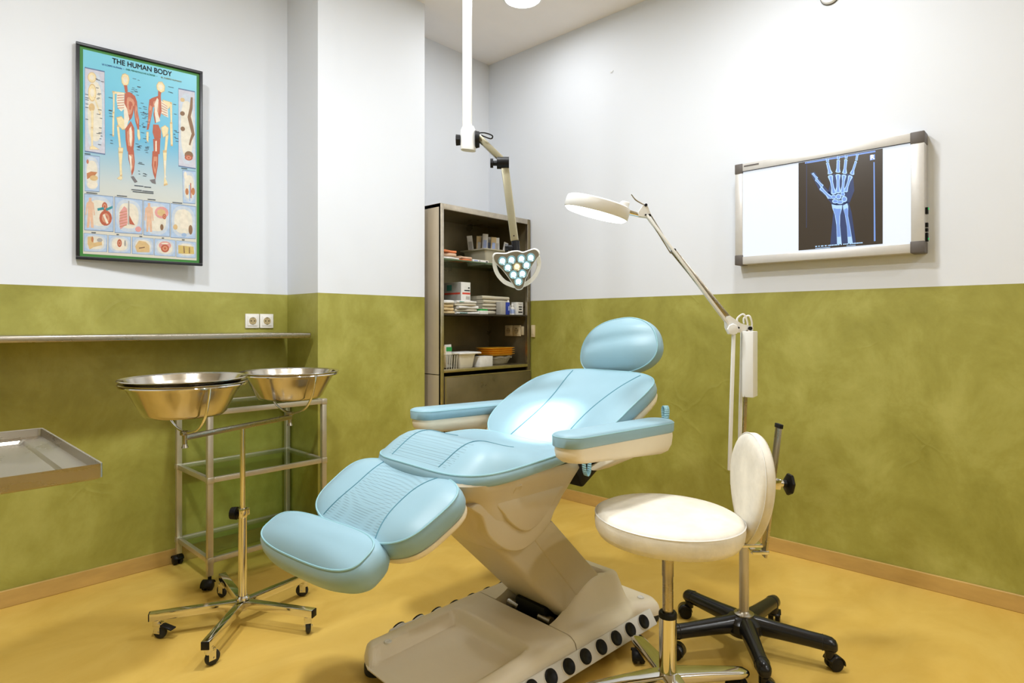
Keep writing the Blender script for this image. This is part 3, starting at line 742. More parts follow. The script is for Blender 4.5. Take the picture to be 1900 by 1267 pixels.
bar(lp_(1351, 600), lp_(1199, 397), 0.011, 0.010, M_WHITE, 'upper_arm_bar', lamp, 0.012)
bar(lp_(1351, 604), lp_(1199, 401), 0.009, 0.010, M_WHITE, 'upper_arm_bar', lamp, -0.014)
bar(lp_(1352, 592), lp_(1248, 465), 0.018, 0.020, M_STEEL, 'spring_sleeve', lamp, 0.0)
MB().tube([lp_(1250, 468), lp_(1197, 383)], 0.0022, 6).build('tension_rod', M_STEEL, lamp)
MB().tube([lp_(1245, 470, 0.006), lp_(1203, 402, 0.006)], 0.0022, 6).build('tension_rod', M_STEEL, lamp)
c = lp_(1249, 465); MB().cyl((c.x, -0.018, c.z), (c.x, 0.018, c.z), 0.006, n=12).build('rod_pin', M_BLACK, lamp)
P = [lp_(1192, 382), lp_(1199, 381), lp_(1207, 400), lp_(1203, 405), lp_(1184, 402), lp_(1183, 395)]
MB().loft([[(p.x, -0.012, p.z) for p in P], [(p.x, 0.012, p.z) for p in P]]).build('head_plate', M_WHITE, lamp)
for px, py in ((1196.5, 382), (1203, 401), (1196, 400)):
    c = lp_(px, py); MB().cyl((c.x, -0.018, c.z), (c.x, 0.018, c.z), 0.0055 if px != 1196 else 0.003, n=12).build('head_bolt', M_BLACK, lamp)
MB().tube(spline([tuple(lp_(1197, 381)), tuple(lp_(1187, 376)), tuple(lp_(1178, 370)), tuple(lp_(1171, 361))], 6), 0.0024, 6).build('lever', M_STEEL, lamp)
a = lp_(1166, 394); b = lp_(1185, 399)
MB().cyl(tuple(a), tuple(b), 0.010, 0.008, n=18).build('swivel_joint', M_CHROME, lamp)
# ring head: axis tilted in the arm plane
HC = lp_(1107, 389); TILT = math.radians(15)
MH = Matrix.Translation(HC) @ Matrix.Rotation(math.radians(6.5), 4, 'X') @ Matrix.Rotation(TILT, 4, 'Y') @ Matrix.Diagonal((1, 1, 0.85, 1))
head = MB().lathe([(0.062, 0.018), (0.070, 0.032), (0.085, 0.040), (0.108, 0.040), (0.119, 0.034), (0.122, 0.020), (0.122, -0.014), (0.118, -0.018)], 64, 0, MH).build('lamp_head', M_WHITE, lamp, ang=50)
M_RING = mat('lit_ring_tube', (1, 1, 1), 0.5, emit=(1.0, 0.98, 0.93), estr=8.0)
MB().lathe([(0.066, -0.014), (0.072, -0.026), (0.09, -0.031), (0.108, -0.028), (0.118, -0.018), (0.112, -0.010), (0.07, -0.008), (0.066, -0.014)], 64, 0, MH).build('ring_tube', M_RING, head)
MB().lathe([(0.063, 0.020), (0.064, -0.012)], 48, 0, MH).build('lens_mount', M_WHITE, head)
MB().lathe([(0.001, 0.016), (0.04, 0.013), (0.063, 0.006), (0.063, 0.0), (0.04, -0.007), (0.001, -0.010)], 48, 0, MH).build('magnifier_lens', M_CLEAR, head)
MB().box((0.095, 0.0, 0.052), (0.03, 0.05, 0.026), MH, bev=0.006).build('switch_housing', M_WHITE, head)

# ================================================================ CEILING MOUNTED EXAMINATION LIGHT
pend = thing('surgical_light', 'triangular surgical light with ten lenses on a jointed arm from a white ceiling pole', 'surgical light', (1.767, 1.917, 0), ANG_R)
DP = 2.6
def pp(px, py, y=0.0):
    return Vector(((px - 867) * DP / 1123.0, y, 1.22 + (602 - py) * DP / 1123.0))
MB().cyl((0, 0, 2.05), (0, 0, ZC), 0.0205, n=28).build('ceiling_pole', M_WHITE, pend)
MB().lathe([(0.075, 0.0), (0.075, -0.02), (0.055, -0.035), (0.021, -0.045)], 36, 0, Matrix.Translation((0, 0, ZC)), True).build('ceiling_flange', M_WHITE, pend)
B_ = MB()
rings = [[(p[0], p[1], z) for p in rrect(0.066 * k, 0.050 * k, 0.022 * k, 6, 0.004)] for z, k in ((2.070, 0.72), (2.052, 0.98), (2.045, 1.0), (1.978, 1.0))]
rings.append([(p[0] , p[1], 1.968 - 0.10 * (p[0])) for p in rrect(0.064, 0.048, 0.022, 6, 0.004)])
B_.loft(rings).build('pole_head', M_WHITE, pend)
MB().cyl((-0.030, 0, 2.012), (-0.048, 0, 2.012), 0.022, 0.024, n=10).build('lock_knob', M_BLACK, pend, ang=20)
MB().cyl((0.035, 0, 2.015), (0.052, 0, 2.015), 0.038, 0.034, n=26).build('pivot_disc', M_BLACK, pend)
MB().tube(spline([(0.045, -0.02, 2.035), (0.075, -0.03, 2.034), (0.108, -0.02, 2.025), (0.10, 0.0, 2.018), (0.06, -0.01, 2.030)], 8), 0.003, 8).build('cable', M_BLACK, pend)
bar(pp(888, 255), pp(932, 297), 0.026, 0.030, M_TUBE, 'upper_arm', pend, 0.0, 0.006)
c = pp(935, 302)
MB().cyl((c.x - 0.030, 0, c.z), (c.x + 0.022, 0, c.z), 0.026, n=22).build('elbow_joint', M_BLACK, pend)
MB().cyl((c.x - 0.052, 0, c.z - 0.002), (c.x - 0.028, 0, c.z - 0.002), 0.011, n=14).cyl((c.x - 0.058, 0, c.z - 0.002), (c.x - 0.046, 0, c.z - 0.002), 0.020, n=10).build('elbow_knob', M_BLACK, pend, ang=25)
fa = bar(pp(937, 311), pp(955, 447), 0.034, 0.020, M_TUBE, 'forearm', pend, 0.0, 0.004)
c = pp(953.5, 438); MB().cyl((c.x, -0.0115, c.z), (c.x, -0.009, c.z), 0.003, n=10).build('screw', M_BLACK, fa)
c = pp(956, 457)
MB().cyl((c.x + 0.001, 0, c.z + 0.022), (c.x + 0.004, 0, c.z - 0.040), 0.017, n=20).build('head_joint', M_BLACK, pend)
MB().cyl((c.x - 0.038, 0, c.z - 0.006), (c.x - 0.010, 0, c.z - 0.006), 0.011, n=14).cyl((c.x - 0.044, 0, c.z - 0.006), (c.x - 0.030, 0, c.z - 0.006), 0.018, n=12).build('head_knob', M_BLACK, pend, ang=25)
# head: built in its own plane (x right, y up) then tilted to look down a little
K = DP / 1123.0 / 10.56
def hp(cx, cy): return ((cx - 640) * K, (700 - cy) * K)
hc = pp(900 + 640 / 10.56, 430 + 700 / 10.56)
MHd = Matrix.Translation(hc + Vector((0, -0.03, 0))) @ Matrix.Rotation(math.radians(12), 4, 'X') @ Matrix.Rotation(PI / 2, 4, 'X')
outl = [hp(*p) for p in ((180, 560), (170, 490), (215, 440), (320, 440), (420, 440), (520, 405), (640, 395), (740, 420), (860, 380), (960, 355), (1035, 400), (1050, 470), (1000, 540), (900, 700), (800, 920), (745, 1090), (690, 1135), (620, 1130), (575, 1080), (500, 960), (360, 770), (230, 640))]
oc = [(p.x, p.y) for p in spline([(a, b, 0) for a, b in outl], 4, True)]
def sc_(P, k): return [(x * k, y * k) for x, y in P]
lh = MB().loft([[(x, y, -0.030) for x, y in sc_(oc, 0.80)], [(x, y, -0.022) for x, y in sc_(oc, 0.97)], [(x, y, -0.004) for x, y in sc_(oc, 1.04)], [(x, y, 0.006) for x, y in sc_(oc, 1.03)], [(x, y, 0.008) for x, y in sc_(oc, 0.985)]], 0, MHd).build('light_head', M_WHITE, pend, ang=50)
MB().loft([[(x, y, 0.007) for x, y in sc_(oc, 0.985)], [(x, y, 0.0095) for x, y in sc_(oc, 0.975)]], 0, MHd).build('lens_plate', mat('dark_satin_plate', (0.26, 0.245, 0.21), 0.35, 0.5), lh)
# handle ring around the lower half
ha = [hp(*p) for p in ((192, 560), (195, 700), (250, 850), (370, 990), (500, 1055), (620, 1085), (760, 1060), (900, 970), (1010, 820), (1052, 660), (1030, 500))]
hp3 = spline([(a, b, -0.012) for a, b in ha], 6)
mb = MB(); rings = []
for i, p in enumerate(hp3):
    d = (hp3[min(i + 1, len(hp3) - 1)] - hp3[max(i - 1, 0)]).normalized(); nrm = Vector((-d.y, d.x, 0))
    rings.append([p + nrm * a + Vector((0, 0, b)) for a, b in ((-0.008, -0.009), (0.008, -0.009), (0.009, 0.0), (0.008, 0.010), (-0.008, 0.010), (-0.009, 0.0))])
mb.loft(rings, 0, MHd).build('handle_ring', M_WHITEP, lh)
M_LED = mat('lit_led', (0.9, 1, 1), 0.3, emit=(0.62, 0.93, 1.0), estr=1.5)
M_LEDW = mat('lit_warm_led', (1, 0.8, 0.5), 0.3, emit=(1.0, 0.72, 0.36), estr=1.5)
M_LENS = mat('blue_lens_rim', (0.30, 0.50, 0.58), 0.2, 0.3)
for i, (cx, cy) in enumerate(((345, 580), (520, 560), (710, 540), (890, 515), (450, 705), (810, 660), (558, 845), (730, 825), (655, 975), (625, 690))):
    x, y = hp(cx, cy); warm = i == 9
    Mi = MHd @ Matrix.Translation((x, y, 0.009))
    cup = MB().lathe([(0.019, 0.0), (0.019, 0.004), (0.0165, 0.0045), (0.0115, 0.001)], 28, 0, Mi).build('lens_cup', M_LENS if not warm else M_TUBE, lh)
    MB().lathe([(0.0118, 0.0005), (0.0105, 0.003), (0.006, 0.0045), (0.0005, 0.005)], 24, 0, Mi).build('led', M_LEDW if warm else M_LED, cup)
sl = bpy.data.lights.new('surgical_beam', 'SPOT'); sl.energy = 95; sl.spot_size = math.radians(30); sl.spot_blend = 0.7; sl.shadow_soft_size = 0.05; sl.color = (0.95, 1.0, 1.0)
so = bpy.data.objects.new('surgical_beam', sl); COL.objects.link(so)
wpos = Vector((1.767, 1.917, 0)) + Matrix.Rotation(ANG_R, 3, 'Z') @ (hc + Vector((0, -0.05, 0)))
so.location = wpos
so.rotation_euler = (Vector((1.905, 1.60, 0.85)) - wpos).to_track_quat('-Z', 'Y').to_euler()

# ================================================================ BOWL STAND
STX, STY, STA = 1.050, 2.485, math.atan2(0.185, 0.498)
stand = thing('bowl_stand', 'chrome double bowl stand on five wheeled legs', 'bowl stand', (STX, STY, 0), STA)
for k in range(5):
    a = math.radians(9.7 + 72 * k) - STA
    R_ = Matrix.Rotation(a, 4, 'Z')
    leg = MB().box((0.171, 0, 0.087), (0.318, 0.030, 0.030), R_, bev=0.002).build('leg', M_CHROME, stand)
    MB().box((0.3315, 0, 0.087), (0.004, 0.029, 0.029), R_, bev=0.001).build('end_cap', M_BLACK, leg)
    M_ = R_ @ Matrix.Translation((0.305, 0, 0)) @ Matrix.Rotation([2.2, 0.4, 2.6, 2.5, 2.1][k], 4, 'Z')
    c = MB().cyl((0, 0, 0.058), (0, 0, 0.072), 0.016, n=20, M=M_)
    for sg in (-1, 1): c.box((0.008, sg * 0.012, 0.042), (0.026, 0.002, 0.040), M_)
    c.box((0.006, 0, 0.054), (0.036, 0.027, 0.018), M_, bev=0.005)
    c = c.build('caster_fork', M_CHROME, stand)
    MB().lathe([(0.006, -0.009), (0.020, -0.009), (0.026, -0.006), (0.0275, 0.0), (0.026, 0.006), (0.020, 0.009), (0.006, 0.009)], 28, 0, M_ @ Matrix.Translation((0.014, 0, 0.0275)) @ Matrix.Rotation(PI / 2, 4, 'X'), True, True).build('wheel', M_RUBBER, c)
    MB().cyl((0.014, -0.016, 0.0275), (0.014, 0.016, 0.0275), 0.004, n=12, M=M_).build('axle', M_CHROME, c)
    if k == 2:
        MB().box((0.035, 0, 0.058), (0.05, 0.028, 0.005), M_ @ Matrix.Rotation(0.25, 4, 'Y'), bev=0.001).build('brake_pedal', M_BLACK, c)
MB().lathe([(0.018, 0.06), (0.022, 0.066), (0.022, 0.103), (0.026, 0.105), (0.026, 0.112), (0.018, 0.118)], 24, 0, None, True).build('hub', M_CHROME, stand)
MB().cyl((0, 0, 0.10), (0, 0, 0.468), 0.0165, n=28).build('lower_tube', M_CHROME, stand)
MB().cyl((0, 0, 0.46), (0, 0, 0.80), 0.0105, n=24).build('upper_rod', M_CHROME, stand)
MB().lathe([(0.0105, 0.474), (0.018, 0.472), (0.019, 0.466), (0.019, 0.440), (0.0165, 0.436)], 24).box((0.022, 0, 0.455), (0.012, 0.02, 0.03), bev=0.002).build('clamp_collar', M_CHROME, stand)
KD = Matrix.Rotation(ANG_R + PI - STA, 4, 'Z')
MB().cyl((0.015, 0, 0.452), (0.030, 0, 0.452), 0.006, n=12, M=KD).cyl((0.022, 0, 0.452), (0.046, 0, 0.452), 0.026, 0.024, n=14, M=KD).build('clamp_knob', M_BLACK, stand, ang=25)
MB().box((0, 0, 0.806), (0.535, 0.026, 0.018), bev=0.002).build('cross_bar', M_STEEL, stand)
HL = math.hypot(0.185, 0.498) / 2
for sx in (-1, 1):
    x = sx * HL
    MB().cyl((x, 0, 0.775), (x, 0, 0.83), 0.008, n=14).box((x, 0, 0.822), (0.03, 0.02, 0.016), bev=0.003).cyl((x, 0, 0.768), (x, 0, 0.782), 0.012, 0.008, n=12).build('yoke_clamp', M_STEEL, stand)
    a = math.radians(-87) - STA
    R_ = Matrix.Translation((x, 0, 0)) @ Matrix.Rotation(a, 4, 'Z')
    yk = spline([(0.205, 0, 1.000), (0.200, 0, 0.965), (0.175, 0, 0.905), (0.125, 0, 0.855), (0.06, 0, 0.832), (0, 0, 0.826), (-0.06, 0, 0.832), (-0.125, 0, 0.855), (-0.175, 0, 0.905), (-0.200, 0, 0.965), (-0.205, 0, 1.000)], 6)
    MB().tube([R_ @ p for p in yk], 0.005, 10).build('yoke', M_CHROME, stand)
    MB().tube([R_ @ Vector((0.205 * math.cos(t), 0.205 * math.sin(t), 1.000)) for t in [2 * PI * i / 60 for i in range(60)]], 0.0048, 8, True).build('holder_ring', M_CHROME, stand)
def bowl(label, x, z, tilt=0.0, k=1.0, group='steel bowls in the stand'):
    o = MB().lathe([(0.001, 0.0), (0.10, 0.0), (0.128, 0.004), (0.140, 0.016), (0.170, 0.075), (0.196, 0.122), (0.210, 0.126), (0.2125, 0.124), (0.2125, 0.122), (0.209, 0.1225), (0.1945, 0.1175), (0.1685, 0.075), (0.1385, 0.018), (0.127, 0.007), (0.10, 0.003), (0.001, 0.003)], 72).build('steel_bowl', M_BOWL)
    c = Vector((STX, STY, 0)) + Matrix.Rotation(STA, 3, 'Z') @ Vector((x, 0, 0))
    o.location = (c.x, c.y, z); o.rotation_euler = (tilt * 0.6, -tilt, 0); o.scale = (k, k, 1)
    return tag(o, label, 'bowl', group)
bowl('left outer steel bowl held in the ring of the chrome stand', -HL, 0.885)
bowl('left inner steel bowl nested inside another bowl on the stand', -HL, 0.901, 0.012)
bowl('right steel bowl on the chrome stand, in front of the pillar', HL, 0.887)

# ================================================================ TROLLEY
TX0, TX1, TY0, TY1 = 1.087, 1.664, 2.93, 3.335
trol = thing('glass_trolley', 'aluminium frame instrument trolley with three glass shelves against the green wall', 'trolley', ((TX0 + TX1) / 2, (TY0 + TY1) / 2, 0))
tw, td = (TX1 - TX0) / 2, (TY1 - TY0) / 2
for sx in (-1, 1):
    for sy in (-1, 1):
        MB().box((sx * tw, sy * td, 0.4425), (0.026, 0.026, 0.765), bev=0.003).build('post', M_ALU, trol)
        for z in (0.13, 0.5, 0.812):
            MB().box((sx * tw, sy * td, z), (0.031, 0.031, 0.030), bev=0.004).build('corner_joint', M_ALU, trol)
        M_ = Matrix.Translation((sx * tw, sy * td, 0)) @ Matrix.Rotation(0.6 + sx + 2 * sy, 4, 'Z')
        caster(trol, M_, 0.022)
for z in (0.13, 0.5, 0.812):
    for sy in (-1, 1): MB().box((0, sy * td, z), (2 * tw - 0.03, 0.020, 0.024), bev=0.002).build('rail', M_ALU, trol)
    for sx in (-1, 1): MB().box((sx * tw, 0, z), (0.020, 2 * td - 0.03, 0.024), bev=0.002).build('rail', M_ALU, trol)
    MB().box((0, 0, z + 0.006), (2 * tw - 0.018, 2 * td - 0.018, 0.005)).build('glass_shelf', M_GLASS, trol)

# ================================================================ INSTRUMENT TRAY on the left
tray = thing('instrument_tray_table', 'stainless steel instrument tray table cut off by the left edge of the frame', 'tray table', (-0.14, 1.68, 0))
tx0, tx1, ty0, ty1, tz = 0.045, 0.455, -0.297, 0.292, 0.95
def trr(g, z): return [(p[0], p[1], z) for p in rrect(tx1 - tx0 + 2 * g, ty1 - ty0 + 2 * g, 0.008, 3, (tx0 + tx1) / 2, (ty0 + ty1) / 2)]
MB().loft([trr(-0.075, tz - 0.0265), trr(-0.050, tz - 0.0265), trr(-0.044, tz - 0.020), trr(-0.020, tz - 0.019), trr(-0.004, tz - 0.018), trr(-0.002, tz), trr(0.001, tz + 0.001), trr(0.001, tz - 0.026), trr(-0.006, tz - 0.030), trr(-0.075, tz - 0.030)], 0).build('tray', M_STEEL, tray)
MB().box((0.25, 0, tz - 0.036), (0.36, 0.025, 0.012), bev=0.002).build('tray_support', M_CHROME, tray)
MB().cyl((0, 0, 0.08), (0, 0, tz - 0.03), 0.016, n=20).box((0.04, 0, tz - 0.036), (0.10, 0.03, 0.014), bev=0.002).build('pole', M_CHROME, tray)
for sy in (-1, 1):
    MB().box((0.14, sy * 0.13, 0.065), (0.48, 0.03, 0.03), Matrix.Rotation(sy * 0.35, 4, 'Z'), bev=0.003).build('foot_bar', M_CHROME, tray)
for x, y in ((-0.08, -0.17), (-0.08, 0.17), (0.30, -0.25), (0.30, 0.25)): caster(tray, Matrix.Translation((x, y, 0)), 0.022)

# ================================================================ WALL SHELF, SOCKETS
sh = thing('wall_shelf', 'long stainless steel wall shelf on the green wall below the poster', 'shelf', (0, V, 0))
MB().box(((X0 + 1.666) / 2, -0.163, 1.161), (1.666 - X0, 0.322, 0.028), bev=0.006, seg=3).build('shelf_board', M_STEEL, sh)
for x in (-1.6, -0.4):
    MB().box((x, -0.10, 1.135), (0.03, 0.2, 0.022), bev=0.002).build('bracket', M_STEEL, sh)
def socket(parent, cx, cz, M_):
    fr = MB().box((cx, 0, cz), (0.078, 0.010, 0.080), M_, bev=0.003).build('frame', M_WHITEP, parent)
    MB().box((cx, -0.006, cz), (0.055, 0.006, 0.055), M_, bev=0.002).build('insert', M_WHITEP, fr)
    Mi = M_ @ Matrix.Translation((cx, -0.0092, cz)) @ Matrix.Rotation(PI / 2, 4, 'X')
    MB().lathe([(0.021, 0.0), (0.0195, 0.0005), (0.018, -0.010), (0.001, -0.0102)], 32, 0, Mi).lathe([(0.0205, 0.0006), (0.001, 0.0004)], 32, 0, Mi).build('well', M_SOCK, fr)
    for sx in (-1, 1): MB().cyl((cx + sx * 0.0095, -0.0102, cz), (cx + sx * 0.0095, -0.0096, cz), 0.0032, n=10, M=M_).build('pin_hole', M_BLACK, fr)
    for sz in (-1, 1): MB().box((cx, -0.0100, cz + sz * 0.0185), (0.009, 0.0012, 0.005), M_).build('earth_clip', M_STEEL, fr)
M_SOCK = mat('socket_well', (0.42, 0.33, 0.17), 0.5)
st = thing('double_socket', 'white double power socket above the steel wall shelf', 'socket', (1.522, V - 0.005, 1.24))
socket(st, -0.041, 0, Matrix.Identity(4)); socket(st, 0.041, 0, Matrix.Identity(4))
D_FIG1 = [('bone',[(0.3177,0.0983),(0.3259,0.0831),(0.3466,0.0767),(0.3717,0.0819),(0.3803,0.0983),(0.3738,0.1183),(0.3598,0.134),(0.3389,0.1356),(0.3221,0.1222)]),('bone',[(0.2435,0.1768),(0.3392,0.1722),(0.3393,0.1805),(0.2477,0.1872)]),('pale',[(0.2767,0.1817),(0.3392,0.1746),(0.34,0.2532),(0.3149,0.2698),(0.2855,0.2571),(0.2728,0.2187)]),('bone',[(0.2443,0.1816),(0.2576,0.1807),(0.2564,0.2788),(0.2456,0.2795)]),('bone',[(0.2406,0.2873),(0.2556,0.2862),(0.2528,0.3956),(0.2402,0.3964)]),('bone',[(0.2775,0.307),(0.3152,0.297),(0.3406,0.3127),(0.3494,0.352),(0.3241,0.3586),(0.2903,0.3409)]),('bone',[(0.2777,0.3516),(0.2954,0.348),(0.3131,0.4597),(0.2996,0.4655)]),('bone',[(0.291,0.4559),(0.3292,0.4537),(0.3251,0.4792),(0.2954,0.4809)]),('bone',[(0.2917,0.4819),(0.3242,0.48),(0.3166,0.5435),(0.321,0.5872),(0.3047,0.593),(0.3003,0.5444)]),('bone',[(0.2804,0.6113),(0.3047,0.5969),(0.3252,0.6017),(0.3131,0.616)]),('red',[(0.3372,0.1333),(0.3639,0.1312),(0.3702,0.1625),(0.3476,0.1691)]),('red',[(0.3435,0.1792),(0.3559,0.166),(0.3895,0.1635),(0.4319,0.1776),(0.451,0.2058),(0.4455,0.2359),(0.4258,0.2274),(0.4162,0.2678),(0.4038,0.2935),(0.3828,0.3099),(0.3489,0.3022),(0.3397,0.2237)]),('pale',[(0.338,0.2238),(0.3636,0.2516),(0.3827,0.2999),(0.3595,0.3463),(0.341,0.355),(0.336,0.2733)]),('red',[(0.432,0.1875),(0.4511,0.2108),(0.456,0.2551),(0.4695,0.2941),(0.4685,0.3417),(0.4549,0.3451),(0.4338,0.3064),(0.4227,0.2475)]),('bone',[(0.4532,0.3478),(0.4704,0.3492),(0.4779,0.389),(0.4652,0.3999),(0.4537,0.3804)]),('red',[(0.3477,0.3546),(0.3955,0.309),(0.4258,0.342),(0.4283,0.3972),(0.4172,0.4636),(0.3659,0.4666),(0.3517,0.412)]),('pale',[(0.3833,0.3498),(0.4001,0.3337),(0.4076,0.3884),(0.3973,0.4445),(0.384,0.41)]),('red',[(0.3704,0.4579),(0.4219,0.4549),(0.4301,0.5128),(0.4242,0.5572),(0.4048,0.5887),(0.3944,0.549),(0.3758,0.5061)]),('pale',[(0.3788,0.4817),(0.4019,0.49),(0.4042,0.5436),(0.398,0.5733),(0.3875,0.5201)]),('dark',[(0.3949,0.5931),(0.4196,0.5879),(0.4548,0.6147),(0.43,0.6224)]),('rib',[(0.2793,0.1913),(0.3376,0.1821),(0.3377,0.1855),(0.2809,0.1951)]),('rib',[(0.2793,0.204),(0.3378,0.1948),(0.3378,0.1983),(0.281,0.2078)]),('rib',[(0.2794,0.2167),(0.3379,0.2076),(0.3379,0.211),(0.2811,0.2205)]),('rib',[(0.2795,0.2295),(0.338,0.2204),(0.338,0.2238),(0.2812,0.2333)]),('rib',[(0.2796,0.2422),(0.3381,0.2332),(0.3382,0.2366),(0.2813,0.246)]),('rib',[(0.2796,0.255),(0.3382,0.246),(0.3383,0.2494),(0.2813,0.2588)])]
D_FIG2 = [('bone',[(0.6266,0.0989),(0.6434,0.0803),(0.6735,0.0765),(0.6956,0.0936),(0.692,0.1187),(0.662,0.1308),(0.6315,0.1183)]),('bone',[(0.6805,0.1693),(0.761,0.1735),(0.734,0.2066),(0.7078,0.2084)]),('pale',[(0.6649,0.1705),(0.7249,0.1962),(0.7312,0.2562),(0.6915,0.2488),(0.6668,0.2404)]),('bone',[(0.7463,0.1796),(0.7657,0.1832),(0.7655,0.2843),(0.7539,0.28)]),('bone',[(0.7471,0.2855),(0.7682,0.2841),(0.7719,0.3938),(0.7541,0.3949)]),('bone',[(0.6672,0.3162),(0.7018,0.3012),(0.7303,0.312),(0.7224,0.3431),(0.686,0.3617)]),('bone',[(0.7078,0.3542),(0.7314,0.3476),(0.7123,0.4463),(0.6939,0.4525)]),('bone',[(0.6838,0.4443),(0.7158,0.4424),(0.7096,0.5169),(0.7046,0.577),(0.7241,0.601),(0.691,0.6087),(0.6955,0.5575)]),('red',[(0.6377,0.1252),(0.6664,0.1305),(0.6602,0.1583),(0.6367,0.1551)]),('red',[(0.5666,0.1776),(0.5853,0.1688),(0.6367,0.1526),(0.6626,0.1517),(0.6692,0.2302),(0.6487,0.2769),(0.6101,0.2997),(0.596,0.2554),(0.6037,0.2148),(0.5606,0.2179)]),('pale',[(0.6033,0.1999),(0.6283,0.1632),(0.6415,0.1722),(0.6301,0.233),(0.6575,0.2814),(0.6186,0.2941),(0.609,0.2545)]),('red',[(0.5598,0.1781),(0.5943,0.1856),(0.5869,0.236),(0.5724,0.2821),(0.5528,0.3363),(0.5356,0.3399),(0.5474,0.2838),(0.5505,0.2285)]),('bone',[(0.5333,0.3527),(0.5514,0.3515),(0.549,0.4024),(0.5332,0.3906)]),('red',[(0.5929,0.3059),(0.6406,0.3027),(0.6632,0.3316),(0.6617,0.3724),(0.6078,0.386),(0.5878,0.3466)]),('red',[(0.5921,0.3819),(0.6583,0.3752),(0.6517,0.455),(0.5991,0.4581)]),('pale',[(0.6123,0.3908),(0.6254,0.3875),(0.6252,0.4514),(0.6121,0.4522)]),('red',[(0.5873,0.4451),(0.6399,0.442),(0.6367,0.5111),(0.6251,0.5513),(0.6134,0.5927),(0.5942,0.5629),(0.5806,0.5191)]),('dark',[(0.5614,0.5969),(0.6116,0.5878),(0.6173,0.6144),(0.5827,0.6112)]),('rib',[(0.6687,0.1827),(0.7205,0.1965),(0.7206,0.2),(0.6688,0.1867)]),('rib',[(0.6691,0.1966),(0.7209,0.2085),(0.721,0.212),(0.6692,0.2006)]),('rib',[(0.6695,0.2106),(0.7213,0.2205),(0.7214,0.2241),(0.6696,0.2146)]),('rib',[(0.6699,0.2247),(0.7217,0.2326),(0.7218,0.2361),(0.67,0.2287)]),('rib',[(0.6703,0.2387),(0.722,0.2447),(0.7221,0.2482),(0.6704,0.2427)])]
